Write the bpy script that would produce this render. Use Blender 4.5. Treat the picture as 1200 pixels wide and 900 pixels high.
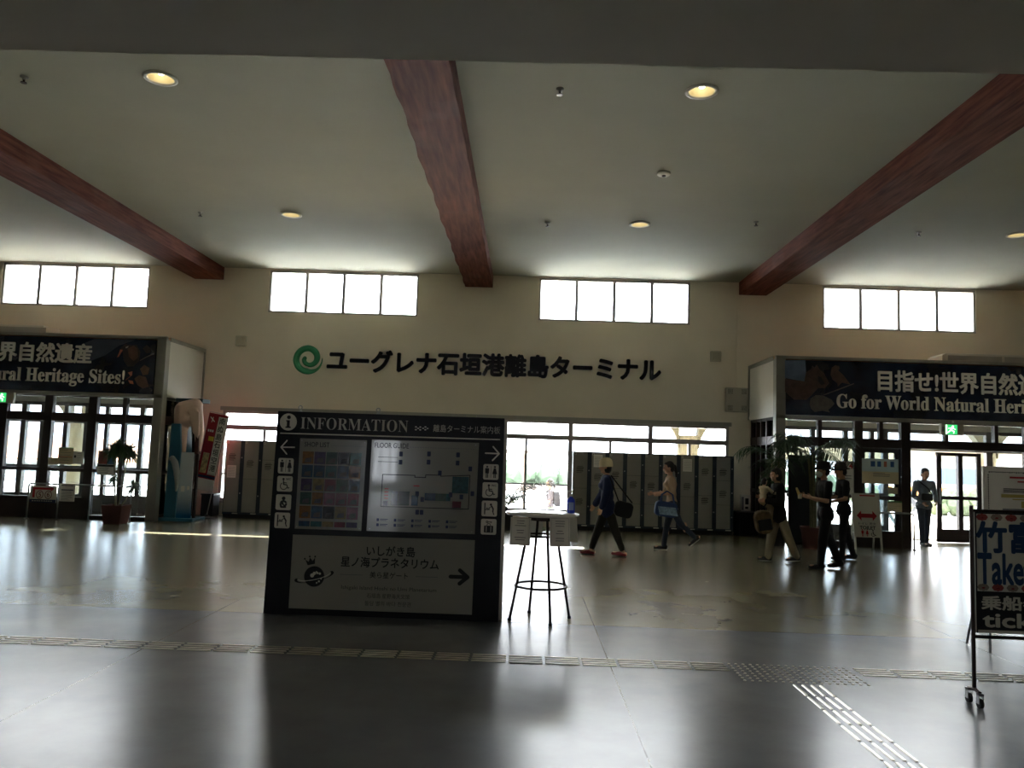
import bpy, bmesh, math, random
from mathutils import Vector, Matrix, Quaternion
random.seed(7)
for _o in list(bpy.data.objects): bpy.data.objects.remove(_o)
SC = bpy.context.scene
COL = SC.collection
PI = math.pi
def R(a): return math.radians(a)

# ------------------------------------------------------------ camera
FPX, EYE = 930.0, 1.65
YAW, PITCH, ROLL = R(-1.09534), R(5.00993), R(1.90614)
_f = Vector((math.sin(YAW)*math.cos(PITCH), math.cos(YAW)*math.cos(PITCH), math.sin(PITCH)))
_r = Vector((math.cos(YAW), -math.sin(YAW), 0)); _u = _r.cross(_f)
CR = _r*math.cos(ROLL)+_u*math.sin(ROLL); CU = -_r*math.sin(ROLL)+_u*math.cos(ROLL); CF = _f
CP = Vector((0, 0, EYE))
cam = bpy.data.cameras.new('camera'); cam.sensor_width = 36; cam.lens = FPX/1200*36; cam.clip_start = .05; cam.clip_end = 500
cam_o = bpy.data.objects.new('camera', cam); COL.objects.link(cam_o)
cam_o.matrix_world = Matrix(((CR.x, CU.x, -CF.x, CP.x), (CR.y, CU.y, -CF.y, CP.y), (CR.z, CU.z, -CF.z, CP.z), (0, 0, 0, 1)))
SC.camera = cam_o
def ray(px, py): return CR*(px-600)-CU*(py-450)+CF*FPX
def at(px, py, Y):
    d = ray(px, py); return CP+d*(Y/d.y)
def atz(px, py, Z=0.0):
    d = ray(px, py); return CP+d*((Z-EYE)/d.z)

# ------------------------------------------------------------ light
WORLD_STRENGTH, SUN_STRENGTH, EXPOSURE, BACK = 14.0, 36.0, 0.9, 1.0
w = bpy.data.worlds.new('world'); SC.world = w; w.use_nodes = True
bg = w.node_tree.nodes['Background']; bg.inputs[0].default_value = (.93, .95, 1.0, 1); bg.inputs[1].default_value = WORLD_STRENGTH
_wt = w.node_tree; _tc = _wt.nodes.new('ShaderNodeTexCoord'); _sx = _wt.nodes.new('ShaderNodeSeparateXYZ'); _mr = _wt.nodes.new('ShaderNodeMapRange')   # hazy sky: brighter overhead than at the horizon
_wt.links.new(_tc.outputs['Generated'], _sx.inputs[0]); _wt.links.new(_sx.outputs[2], _mr.inputs[0]); _mr.interpolation_type = 'SMOOTHSTEP'
_mr.inputs['From Min'].default_value = .02; _mr.inputs['From Max'].default_value = .45; _mr.inputs['To Min'].default_value = WORLD_STRENGTH*.5; _mr.inputs['To Max'].default_value = WORLD_STRENGTH*1.7
_wt.links.new(_mr.outputs[0], bg.inputs[1])
SC.view_settings.view_transform = 'Standard'; SC.view_settings.look = 'None'
SC.view_settings.exposure = EXPOSURE; SC.view_settings.gamma = 1; SC.view_settings.use_curve_mapping = False
SC.cycles.use_denoising = True
SC.cycles.transparent_max_bounces = 24
SC.cycles.max_bounces = 10; SC.cycles.diffuse_bounces = 6; SC.cycles.glossy_bounces = 5
SC.cycles.caustics_refractive = False
sun = bpy.data.lights.new('sun', 'SUN'); sun.energy = SUN_STRENGTH; sun.angle = R(.5); sun.color = (1, .93, .8)
so = bpy.data.objects.new('sun', sun); COL.objects.link(so)
_sd = Vector((-.12, -1, -.56)).normalized(); so.rotation_euler = _sd.to_track_quat('-Z', 'Y').to_euler(); so.location = (0, 40, 30)
def portal(x0, x1, z0, z1, Y, flip=False):
    l = bpy.data.lights.new('window_daylight', 'AREA'); l.shape = 'RECTANGLE'; l.size = x1-x0; l.size_y = z1-z0; l.cycles.is_portal = True
    o = bpy.data.objects.new('window_daylight', l); COL.objects.link(o)
    o.location = ((x0+x1)/2, Y, (z0+z1)/2); o.rotation_euler = (R(90) if flip else R(-90), 0, 0)
for a in ((-7.1, 4.7, .34, 2.44), (-13.6, -7.75, 0, 2.5), (5.3, 13.6, 0, 2.5)): portal(*a, 18.75)
for a in (-12.6, -6.18, .22, 6.86): portal(a, a+3.54, 4.79, 5.8, 18.75)
portal(-9, 9, .3, 2.6, -16.3, True)

# ------------------------------------------------------------ materials
def S(h, k=1.0):
    c = [int(h[i:i+2], 16)/255 for i in (0, 2, 4)]
    return tuple(k*(x/12.92 if x <= .04045 else ((x+.055)/1.055)**2.4) for x in c)+(1,)
MATS = {}
def mat(name, color, rough=.6, metal=0, var=0.0, scale=6, bump=0.0, bscale=40, coat=0, spec=.5, stretch=None, emit=None):
    if name in MATS: return MATS[name]
    m = bpy.data.materials.new(name); m.use_nodes = True; nt = m.node_tree; N = nt.nodes; L = nt.links
    b = N['Principled BSDF']; b.inputs['Base Color'].default_value = color; b.inputs['Roughness'].default_value = rough
    b.inputs['Metallic'].default_value = metal; b.inputs['Specular IOR Level'].default_value = spec
    if coat: b.inputs['Coat Weight'].default_value = coat; b.inputs['Coat Roughness'].default_value = .05
    if emit: b.inputs['Emission Color'].default_value = color; b.inputs['Emission Strength'].default_value = emit
    if var or bump:
        tc = N.new('ShaderNodeTexCoord'); mp = N.new('ShaderNodeMapping'); L.new(tc.outputs['Object'], mp.inputs[0])
        if stretch: mp.inputs['Scale'].default_value = stretch
    if var:
        n = N.new('ShaderNodeTexNoise'); n.inputs['Scale'].default_value = scale; n.inputs['Detail'].default_value = 5
        L.new(mp.outputs[0], n.inputs[0])
        r = N.new('ShaderNodeValToRGB'); r.color_ramp.elements[0].position = .3; r.color_ramp.elements[1].position = .7
        r.color_ramp.elements[0].color = tuple(c*(1-var) for c in color[:3])+(1,); r.color_ramp.elements[1].color = tuple(min(1, c*(1+var)) for c in color[:3])+(1,)
        L.new(n.outputs[0], r.inputs[0]); L.new(r.outputs[0], b.inputs['Base Color'])
    if bump:
        n2 = N.new('ShaderNodeTexNoise'); n2.inputs['Scale'].default_value = bscale; n2.inputs['Detail'].default_value = 3
        L.new(mp.outputs[0], n2.inputs[0]); bp = N.new('ShaderNodeBump'); bp.inputs['Strength'].default_value = bump; bp.inputs['Distance'].default_value = .02
        L.new(n2.outputs[0], bp.inputs['Height']); L.new(bp.outputs[0], b.inputs['Normal'])
        if coat: L.new(bp.outputs[0], b.inputs['Coat Normal'])
    MATS[name] = m; return m
def glass_mat(name, tint=(.93, .95, .96, 1), gl=.10, rough=.0):
    m = bpy.data.materials.new(name); m.use_nodes = True; nt = m.node_tree; N = nt.nodes; L = nt.links
    N.remove(N['Principled BSDF']); t = N.new('ShaderNodeBsdfTransparent'); t.inputs[0].default_value = tint
    g = N.new('ShaderNodeBsdfGlossy'); g.inputs['Roughness'].default_value = rough
    fr = N.new('ShaderNodeFresnel'); fr.inputs[0].default_value = 1.45
    mx = N.new('ShaderNodeMixShader'); L.new(fr.outputs[0], mx.inputs[0]); L.new(t.outputs[0], mx.inputs[1]); L.new(g.outputs[0], mx.inputs[2])
    L.new(mx.outputs[0], N['Material Output'].inputs[0]); MATS[name] = m; return m
M_glass = glass_mat('window_glass')
M_tint = glass_mat('door_glass', (.80, .84, .86, 1))
M_wall = mat('cream_plaster', S('ece2cf'), .85, var=.05, scale=.9, bump=.12, bscale=60)
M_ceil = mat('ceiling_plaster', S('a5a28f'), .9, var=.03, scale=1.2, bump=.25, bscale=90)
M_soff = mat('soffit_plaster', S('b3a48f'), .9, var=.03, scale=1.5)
M_white = mat('white_panel', S('dcd8cc'), .5, var=.03, scale=2)
M_alu = mat('aluminium', S('b9b7b0'), .4, .6)
M_post = mat('post_grey', S('9f9d92'), .45, .3, var=.05)
M_bronze = mat('bronze_frame', S('3a302c'), .4, .5)
M_wfr = mat('window_frame_grey', S('b0a9a2'), .5, .2)
M_steel = mat('steel', S('a9aaac'), .3, .9)
M_dsteel = mat('dark_steel', S('3a2f2a'), .35, .8)
M_black = mat('black_paint', S('0b0c11'), .3)
M_blackm = mat('black_matte', S('111214'), .7)
M_board = mat('board_black', S('08090f'), .3, spec=.25)
M_print = mat('sign_white', S('d9d6c8'), .35)
M_paper = mat('paper', S('e2dfd6'), .7)
M_ink = mat('ink_dark', S('16171b'), .6)
M_gink = mat('ink_grey', S('6a6a6c'), .6)
M_dink = mat('ink_slate', S('38383c'), .6)
M_wink = mat('ink_white', S('f4f1e8'), .5)
M_red = mat('sign_red', S('b01322'), .5)
M_navy = mat('sign_navy', S('152347'), .5)
M_blue = mat('sign_blue', S('1c4f8c'), .5)
M_beamw = None

def beam_mat():
    m = bpy.data.materials.new('beam_wood'); m.use_nodes = True; nt = m.node_tree; N = nt.nodes; L = nt.links
    b = N['Principled BSDF']; b.inputs['Roughness'].default_value = .75; b.inputs['Specular IOR Level'].default_value = .12
    tc = N.new('ShaderNodeTexCoord'); mp = N.new('ShaderNodeMapping'); mp.inputs['Scale'].default_value = (6, .5, 6); L.new(tc.outputs['Object'], mp.inputs[0])
    n = N.new('ShaderNodeTexNoise'); n.inputs['Scale'].default_value = 3; n.inputs['Detail'].default_value = 8; L.new(mp.outputs[0], n.inputs[0])
    r = N.new('ShaderNodeValToRGB'); e = r.color_ramp.elements; e[0].position = .3; e[0].color = S('532a1f'); e[1].position = .75; e[1].color = S('86503e')
    L.new(n.outputs[0], r.inputs[0])
    n2 = N.new('ShaderNodeTexNoise'); n2.inputs['Scale'].default_value = 1.1; n2.inputs['Detail'].default_value = 6; L.new(tc.outputs['Object'], n2.inputs[0])
    r2 = N.new('ShaderNodeValToRGB'); r2.color_ramp.elements[0].position = .58; r2.color_ramp.elements[0].color = (0, 0, 0, 1); r2.color_ramp.elements[1].position = .75
    L.new(n2.outputs[0], r2.inputs[0])
    mx = N.new('ShaderNodeMix'); mx.data_type = 'RGBA'; mx.inputs['B'].default_value = S('a58a7c'); L.new(r.outputs[0], mx.inputs['A'])
    mu = N.new('ShaderNodeMath'); mu.operation = 'MULTIPLY'; mu.inputs[1].default_value = .18; L.new(r2.outputs[0], mu.inputs[0]); L.new(mu.outputs[0], mx.inputs['Factor'])
    L.new(mx.outputs['Result'], b.inputs['Base Color']); return m
M_beamw = beam_mat()

def floor_mat():
    m = bpy.data.materials.new('polished_concrete'); m.use_nodes = True; nt = m.node_tree; N = nt.nodes; L = nt.links
    b = N['Principled BSDF']; tc = N.new('ShaderNodeTexCoord'); sp = N.new('ShaderNodeSeparateXYZ'); L.new(tc.outputs['Object'], sp.inputs[0])
    def noise(sc, det, ramp=None, stretch=None):
        n = N.new('ShaderNodeTexNoise'); n.inputs['Scale'].default_value = sc; n.inputs['Detail'].default_value = det; n.inputs['Roughness'].default_value = .6
        if stretch:
            mp = N.new('ShaderNodeMapping'); mp.inputs['Scale'].default_value = stretch; L.new(tc.outputs['Object'], mp.inputs[0]); L.new(mp.outputs[0], n.inputs[0])
        else: L.new(tc.outputs['Object'], n.inputs[0])
        return n.outputs[0]
    def ramp(x, p0, c0, p1, c1):
        r = N.new('ShaderNodeValToRGB'); e = r.color_ramp.elements; e[0].position = p0; e[0].color = c0; e[1].position = p1; e[1].color = c1; L.new(x, r.inputs[0]); return r.outputs[0]
    def math_(op, a, b_=None, c=None):
        n = N.new('ShaderNodeMath'); n.operation = op
        for i, v in enumerate((a, b_, c)):
            if v is None: continue
            if isinstance(v, (int, float)): n.inputs[i].default_value = v
            else: L.new(v, n.inputs[i])
        return n.outputs[0]
    near = ramp(noise(1.1, 7), .3, S('65686b'), .72, S('7b7d80'))
    far = ramp(noise(.9, 7), .3, S('6b6752'), .72, S('827d66'))
    step = math_('GREATER_THAN', sp.outputs[1], 7.97)
    mx = N.new('ShaderNodeMix'); mx.data_type = 'RGBA'; L.new(step, mx.inputs['Factor']); L.new(near, mx.inputs['A']); L.new(far, mx.inputs['B'])
    # saw-cut joints
    def line(v, pos, wd): return math_('LESS_THAN', math_('ABSOLUTE', math_('SUBTRACT', v, pos)), wd)
    j = line(sp.outputs[1], 7.97, .006)
    for x in (-9.9, -6.5, -3.0, .73, 4.25, 7.9): j = math_('MAXIMUM', j, line(sp.outputs[0], x, .005))
    obl = math_('ADD', math_('MULTIPLY', sp.outputs[0], .62), math_('MULTIPLY', sp.outputs[1], .785))
    j = math_('MAXIMUM', j, math_('MULTIPLY', line(obl, 11.22, .006), math_('GREATER_THAN', sp.outputs[0], 3.0)))
    mx2 = N.new('ShaderNodeMix'); mx2.data_type = 'RGBA'; L.new(math_('MULTIPLY', j, .75), mx2.inputs['Factor']); L.new(mx.outputs['Result'], mx2.inputs['A']); mx2.inputs['B'].default_value = S('34332f')
    L.new(mx2.outputs['Result'], b.inputs['Base Color'])
    b.inputs['Roughness'].default_value = .255
    b.inputs['Specular IOR Level'].default_value = .5
    return m
M_floor = floor_mat()

# ------------------------------------------------------------ helpers
def tag(o, label=None, cat=None, group=None, kind=None):
    if label: o['label'] = label
    if cat: o['category'] = cat
    if group: o['group'] = group
    if kind: o['kind'] = kind
    return o
def link(name, me, m=None, parent=None, loc=None):
    o = bpy.data.objects.new(name, me); COL.objects.link(o)
    if m:
        for x in (m if isinstance(m, (list, tuple)) else [m]): me.materials.append(x)
    if parent: o.parent = parent
    if loc: o.location = loc
    return o
def obj(name, bm, m, parent=None, loc=None, smooth=False, bevel=0):
    me = bpy.data.meshes.new(name); bm.normal_update(); bm.to_mesh(me); bm.free()
    if smooth: me.shade_smooth()
    o = link(name, me, m, parent, loc)
    if bevel:
        bv = o.modifiers.new('bevel', 'BEVEL'); bv.width = bevel; bv.segments = 2; bv.limit_method = 'ANGLE'
    return o
def thing(name, label, cat, loc=(0, 0, 0), rz=0, group=None):
    o = bpy.data.objects.new(name, None); COL.objects.link(o); o.location = loc; o.rotation_euler = (0, 0, rz); o.empty_display_size = .1
    return tag(o, label, cat, group)
def struct(name, bm, m, parent=None, **k):
    o = obj(name, bm, m, parent, **k)
    if parent is None: o['kind'] = 'structure'
    return o
def sroot(name, loc=(0, 0, 0)):
    o = bpy.data.objects.new(name, None); COL.objects.link(o); o.location = loc; o['kind'] = 'structure'; return o
def copy_tree(o, parent=None):
    c = o.copy(); COL.objects.link(c)
    if parent: c.parent = parent
    for ch in list(o.children): copy_tree(ch, c)
    return c
def BM(): return bmesh.new()
def box(bm, x0, x1, y0, y1, z0, z1, mx=None, mi=0):
    vs = [bm.verts.new((x, y, z)) for x in (x0, x1) for y in (y0, y1) for z in (z0, z1)]
    if mx is not None:
        for v in vs: v.co = mx @ v.co
    for f in ((0, 1, 3, 2), (4, 6, 7, 5), (0, 4, 5, 1), (2, 3, 7, 6), (0, 2, 6, 4), (1, 5, 7, 3)):
        bm.faces.new([vs[i] for i in f]).material_index = mi
    return bm
def _frame(d):
    d = d.normalized(); a = Vector((0, 0, 1)) if abs(d.z) < .95 else Vector((1, 0, 0))
    u = d.cross(a).normalized(); return u, d.cross(u).normalized()
def tube(bm, pts, r, seg=10, cap=True, closed=False):
    pts = [Vector(p) for p in pts]; n = len(pts); rs = r if isinstance(r, (list, tuple)) else [r]*n; rings = []
    u = None
    for i, p in enumerate(pts):
        d = (pts[(i+1) % n]-pts[i-1]) if (closed or 0 < i < n-1) else (pts[1]-pts[0] if i == 0 else pts[-1]-pts[-2])
        if u is None: u, v = _frame(d)
        else:
            d2 = d.normalized(); u = (u-d2*u.dot(d2)).normalized(); v = d2.cross(u)
        rings.append([bm.verts.new(p+u*math.cos(2*PI*k/seg)*rs[i]+v*math.sin(2*PI*k/seg)*rs[i]) for k in range(seg)])
    for i in range(n if closed else n-1):
        a, b = rings[i], rings[(i+1) % n]
        for k in range(seg): bm.faces.new((a[k], a[(k+1) % seg], b[(k+1) % seg], b[k]))
    if cap and not closed:
        bm.faces.new(rings[0][::-1]); bm.faces.new(rings[-1])
    return bm
def ring(bm, c, R_, r, seg=32, s2=8, axis='z'):
    pts = []
    for k in range(seg):
        a = 2*PI*k/seg; x, y = R_*math.cos(a), R_*math.sin(a)
        pts.append(Vector(c)+(Vector((x, y, 0)) if axis == 'z' else Vector((x, 0, y))))
    return tube(bm, pts, r, s2, closed=True)
def lathe(bm, prof, seg=28, c=(0, 0, 0), cap=True):
    c = Vector(c); rings = []
    for r, z in prof: rings.append([bm.verts.new(c+Vector((r*math.cos(2*PI*k/seg), r*math.sin(2*PI*k/seg), z))) for k in range(seg)])
    for a, b in zip(rings, rings[1:]):
        for k in range(seg): bm.faces.new((a[k], a[(k+1) % seg], b[(k+1) % seg], b[k]))
    if cap:
        bm.faces.new(rings[0][::-1]); bm.faces.new(rings[-1])
    return bm
def ball(bm, c, r, rot=None, sub=2):
    r = (r, r, r) if isinstance(r, (int, float)) else r
    mx = Matrix.Translation(Vector(c)) @ (rot.to_4x4() if rot else Matrix()) @ Matrix.Diagonal((r[0], r[1], r[2], 1))
    bmesh.ops.create_icosphere(bm, subdivisions=sub, radius=1, matrix=mx); return bm
def capsule(bm, p0, p1, r0, r1, seg=12):
    p0, p1 = Vector(p0), Vector(p1); ball(bm, p0, r0); ball(bm, p1, r1)
    if (p1-p0).length > 1e-4: tube(bm, [p0, p1], [r0, r1], seg)
    return bm
def prism(bm, pts, y0, y1, mi=0):      # outline in x,z extruded along y
    a = [bm.verts.new((x, y0, z)) for x, z in pts]; b = [bm.verts.new((x, y1, z)) for x, z in pts]; n = len(pts)
    bm.faces.new(a).material_index = mi; bm.faces.new(b[::-1]).material_index = mi
    for i in range(n): bm.faces.new((a[i], b[i], b[(i+1) % n], a[(i+1) % n])).material_index = mi
    return bm
# flat printed shapes in the xz plane (a sheet's print)
_fc = [0]
def fpoly(bm, pts, y=0, mi=0):
    _fc[0] = (_fc[0]+1) % 9; y = y-_fc[0]*6e-5
    f = bm.faces.new([bm.verts.new((p[0], y, p[1])) for p in pts]); f.material_index = mi; return bm
def fdisc(bm, cx, cz, rx, rz=None, y=0, n=24, mi=0):
    rz = rz or rx
    return fpoly(bm, [(cx+rx*math.cos(2*PI*k/n), cz+rz*math.sin(2*PI*k/n)) for k in range(n)], y, mi)
def frect(bm, x0, x1, z0, z1, y=0, mi=0): return fpoly(bm, [(x0, z0), (x1, z0), (x1, z1), (x0, z1)], y, mi)
def fbar(bm, p, q, wd, y=0, round_=True, mi=0):
    p, q = Vector((p[0], p[1])), Vector((q[0], q[1])); d = (q-p).normalized(); n = Vector((-d.y, d.x))*wd/2
    fpoly(bm, [p+n, p-n, q-n, q+n], y, mi)
    if round_:
        fdisc(bm, p.x, p.y, wd/2, y=y, n=12, mi=mi); fdisc(bm, q.x, q.y, wd/2, y=y, n=12, mi=mi)
    return bm
def farc(bm, cx, cz, r, wd, a0, a1, y=0, n=24, mi=0):
    for k in range(n):
        t0, t1 = R(a0+(a1-a0)*k/n), R(a0+(a1-a0)*(k+1)/n)
        fpoly(bm, [(cx+(r-wd/2)*math.cos(t0), cz+(r-wd/2)*math.sin(t0)), (cx+(r+wd/2)*math.cos(t0), cz+(r+wd/2)*math.sin(t0)),
                   (cx+(r+wd/2)*math.cos(t1), cz+(r+wd/2)*math.sin(t1)), (cx+(r-wd/2)*math.cos(t1), cz+(r-wd/2)*math.sin(t1))], y, mi)
    return bm
def rrect(x0, x1, z0, z1, r, n=5):
    pts = []
    for cx, cz, a in ((x1-r, z1-r, 0), (x0+r, z1-r, 90), (x0+r, z0+r, 180), (x1-r, z0+r, 270)):
        pts += [(cx+r*math.cos(R(a+90*k/n)), cz+r*math.sin(R(a+90*k/n))) for k in range(n+1)]
    return pts
def bold_serif(s):
    o = ''
    for c in s:
        o += chr(0x1D400+ord(c)-65) if 'A' <= c <= 'Z' else chr(0x1D41A+ord(c)-97) if 'a' <= c <= 'z' else c
    return o
_tc = {}
def text_verts(body, offset=0):
    k = (body, offset)
    if k in _tc: return _tc[k]
    cu = bpy.data.curves.new('t', 'FONT'); cu.body = body; cu.size = 1; cu.offset = offset; cu.resolution_u = 3
    o = bpy.data.objects.new('t', cu); COL.objects.link(o)
    dg = bpy.context.evaluated_depsgraph_get(); me = bpy.data.meshes.new_from_object(o.evaluated_get(dg))
    V = [tuple(v.co[:2]) for v in me.vertices]; F = [tuple(p.vertices) for p in me.polygons]
    bpy.data.objects.remove(o); bpy.data.curves.remove(cu); bpy.data.meshes.remove(me)
    _tc[k] = (V, F); return _tc[k]
def text_bm(bm, body, cx, cz, width=None, height=None, y=0.0, bold=0.0, offset=0, mi=0, serif=False, depth=0):
    """print text centred on cx,cz with the given ink width/height, in the xz plane facing -y"""
    V, F = text_verts(bold_serif(body) if serif else body, offset)
    if not V: return bm
    x0, x1 = min(v[0] for v in V), max(v[0] for v in V); z0, z1 = min(v[1] for v in V), max(v[1] for v in V)
    sz = height/(z1-z0) if height else None; sx = width/(x1-x0) if width else sz
    sz = sz or sx
    sh = [(0, 0)] if not bold else [(bold*math.cos(2*PI*k/8), bold*math.sin(2*PI*k/8)) for k in range(8)]
    for si, (dx, dz) in enumerate(sh):
        y_ = y-si*.00025
        P = [(cx+(v[0]-(x0+x1)/2+dx)*sx, cz+(v[1]-(z0+z1)/2+dz)*sz) for v in V]
        vs = [bm.verts.new((p[0], y_, p[1])) for p in P]
        if depth: vb = [bm.verts.new((p[0], y_+depth, p[1])) for p in P]
        edges = {}
        for f in F:
            try: bm.faces.new([vs[i] for i in f]).material_index = mi
            except ValueError: continue
            if depth:
                bm.faces.new([vb[i] for i in f][::-1]).material_index = mi
                for a, b in zip(f, f[1:]+f[:1]):
                    if (b, a) in edges: edges.pop((b, a))
                    else: edges[(a, b)] = 1
        if depth:
            for a, b in edges: bm.faces.new((vs[b], vs[a], vb[a], vb[b])).material_index = mi
    return bm
def text(name, body, m, parent, cx, cz, y=0, **k): return obj(name, text_bm(BM(), body, cx, cz, y=y, **k), m, parent)
def plate(name, outer, holes, y0, y1, m, parent=None):
    """upright slab in the xz plane with rectangular or free holes"""
    cu = bpy.data.curves.new('p', 'CURVE'); cu.dimensions = '2D'; cu.fill_mode = 'BOTH'; cu.extrude = (y1-y0)/2
    for pts in [outer]+holes:
        s = cu.splines.new('POLY'); s.points.add(len(pts)-1); s.use_cyclic_u = True
        for p, q in zip(s.points, pts): p.co = (q[0], q[1], 0, 1)
    o = bpy.data.objects.new('p', cu); COL.objects.link(o)
    dg = bpy.context.evaluated_depsgraph_get(); me = bpy.data.meshes.new_from_object(o.evaluated_get(dg))
    for v in me.vertices: v.co = Vector((v.co.x, (y0+y1)/2-v.co.z, v.co.y))
    bpy.data.objects.remove(o); bpy.data.curves.remove(cu); me.name = name; me.materials.clear()
    o = link(name, me, m, parent)
    if parent is None: o['kind'] = 'structure'
    return o
def rect(x0, x1, z0, z1): return [(x0, z0), (x1, z0), (x1, z1), (x0, z1)]
def remesh(name, bm, m, parent, voxel=.008, smooth=3, loc=None):
    me = bpy.data.meshes.new('r'); bm.to_mesh(me); bm.free()
    o = bpy.data.objects.new('r', me); COL.objects.link(o)
    r = o.modifiers.new('r', 'REMESH'); r.mode = 'VOXEL'; r.voxel_size = voxel
    if smooth: s = o.modifiers.new('s', 'SMOOTH'); s.factor = .5; s.iterations = smooth
    dg = bpy.context.evaluated_depsgraph_get(); me2 = bpy.data.meshes.new_from_object(o.evaluated_get(dg))
    bpy.data.objects.remove(o); bpy.data.meshes.remove(me); me2.name = name; me2.shade_smooth(); me2.materials.clear()
    return link(name, me2, m, parent, loc)

# ============================================================ STRUCTURE
WY, CZ = 18.45, 5.83            # far wall plane, ceiling height
b = BM(); box(b, -16, 16, -16.2, 18.75, -.12, 0); struct('floor', b, M_floor)
LIGHTS = [(-4.33, 8.73), (1.88, 8.73), (-4.36, 13.97), (1.93, 13.97), (8.64, 13.97)]
def circ(x, y, r, n=28): return [(x+r*math.cos(2*PI*k/n), y+r*math.sin(2*PI*k/n)) for k in range(n)]
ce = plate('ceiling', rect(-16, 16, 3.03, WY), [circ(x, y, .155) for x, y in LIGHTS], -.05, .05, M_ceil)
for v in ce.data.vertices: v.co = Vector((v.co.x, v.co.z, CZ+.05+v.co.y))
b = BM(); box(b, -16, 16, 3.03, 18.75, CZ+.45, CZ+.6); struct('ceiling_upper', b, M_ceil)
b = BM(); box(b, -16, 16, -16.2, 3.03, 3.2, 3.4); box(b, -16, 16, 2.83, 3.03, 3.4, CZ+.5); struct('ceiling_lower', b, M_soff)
CLX = [-12.6, -6.18, .22, 6.86]
holes = [rect(x, x+3.54, 4.79, 5.8) for x in CLX]+[rect(-7.1, 4.7, .34, 2.44), rect(-13.6, -7.78, .02, 2.5), rect(5.35, 13.6, .02, 2.5)]
plate('wall_far', rect(-16, 16, 0, CZ+.5), holes, WY, WY+.3, M_wall)
b = BM(); box(b, -16.2, -16, -16.2, 18.75, 0, CZ+.5); struct('wall_left', b, M_wall)
b = BM(); box(b, 16, 16.2, -16.2, 18.75, 0, CZ+.5); struct('wall_right', b, M_wall)
BW = ((-6.2, -5.1), (1.6, 2.7))
M_back = mat('back_wall_brown', S('6b6257'), .85, var=.05)
plate('wall_near', rect(-16, 16, 0, 3.2), [rect(*q, .3, 2.2) for q in BW], -16.4, -16.2, M_back)
for i, (x0, x1) in enumerate(((-7.97, -7.28), (-1.53, -.88), (4.9, 5.54))):
    b = BM()
    n = 60; ys = [3.03+(WY-3.03)*k/n for k in range(n+1)]
    rg = []
    for k, y in enumerate(ys):
        wv = .012*math.sin(k*1.7+i)+.008*math.sin(k*.6) if i == 1 else 0
        rg.append([b.verts.new(p) for p in ((x0+wv, y, 5.535), (x1+wv*.5, y, 5.535), (x1, y, CZ), (x0, y, CZ))])
    for p, q in zip(rg, rg[1:]):
        for k in range(4): b.faces.new((p[k], p[(k+1) % 4], q[(k+1) % 4], q[k]))
    b.faces.new(rg[0]); b.faces.new(rg[-1][::-1])
    struct('trim_%d' % (i+1), b, M_beamw)
# wall joints (shallow cover strips)
b = BM(); box(b, 4.86, 4.885, WY-.008, WY, 3.35, 5.53); struct('trim_4', b, M_wall)
b = BM(); box(b, -7.15, 4.75, WY-.03, WY, 2.44, 2.53); struct('trim_5', b, M_post)

def glazing(name, x0, x1, z0, z1, Y, mull, rails, m, gl, wd=.06, dp=.10):
    root = sroot(name, (0, Y, 0))
    b = BM()
    box(b, x0, x0+wd, -dp/2, dp/2, z0, z1); box(b, x1-wd, x1, -dp/2, dp/2, z0, z1)
    box(b, x0, x1, -dp/2-.004, dp/2+.004, z0, z0+wd); box(b, x0, x1, -dp/2-.004, dp/2+.004, z1-wd, z1)
    for mx_, ww, za, zb in mull: box(b, mx_-ww/2, mx_+ww/2, -dp/2, dp/2, za, zb)
    for za, zb in rails: box(b, x0, x1, -dp/2+.006, dp/2-.006, za, zb)
    obj('window_frame', b, m, root)
    b = BM(); box(b, x0, x1, -.004, .004, z0, z1); obj('glass_pane', b, gl, root)
    return root
for i, x in enumerate(CLX):
    glazing('window_%d' % (i+1), x, x+3.54, 4.79, 5.8, WY+.08, [(x+3.54*k/4, .07, 4.79, 5.8) for k in (1, 2, 3)], [], M_wfr, M_glass, .045, .12)
MX = [-5.1, -3.05, -1.0, 1.05, 2.9]
mul = [(x, .10, .34, 2.44) for x in MX]
edges = [-7.1]+MX+[4.7]
mul += [((p+q)/2, .055, .34, 2.02) for p, q in zip(edges, edges[1:])]
g5 = glazing('window_5', -7.1, 4.7, .34, 2.44, WY+.1, mul, [(2.0, 2.11)], M_wfr, M_glass, .06, .14)
b = BM(); tube(b, [(-7.0, -.25, .97), (4.65, -.25, .97)], .018)
for x in MX: tube(b, [(x, -.25, .97), (x, -.07, .97)], .012)
obj('handrail', b, M_steel, g5)
b = BM(); box(b, -7.15, 4.75, -.16, -.07, .30, .345); obj('window_sill', b, M_wfr, g5)
for i, (x0, x1) in enumerate(BW):
    glazing('window_%d' % (i+6), x0, x1, .3, 2.2, -16.3, [((x0*(3-k)+x1*k)/3, .08, .3, 2.6) for k in (1, 2)], [(2.0, 2.08)], M_bronze, M_glass)

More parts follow.
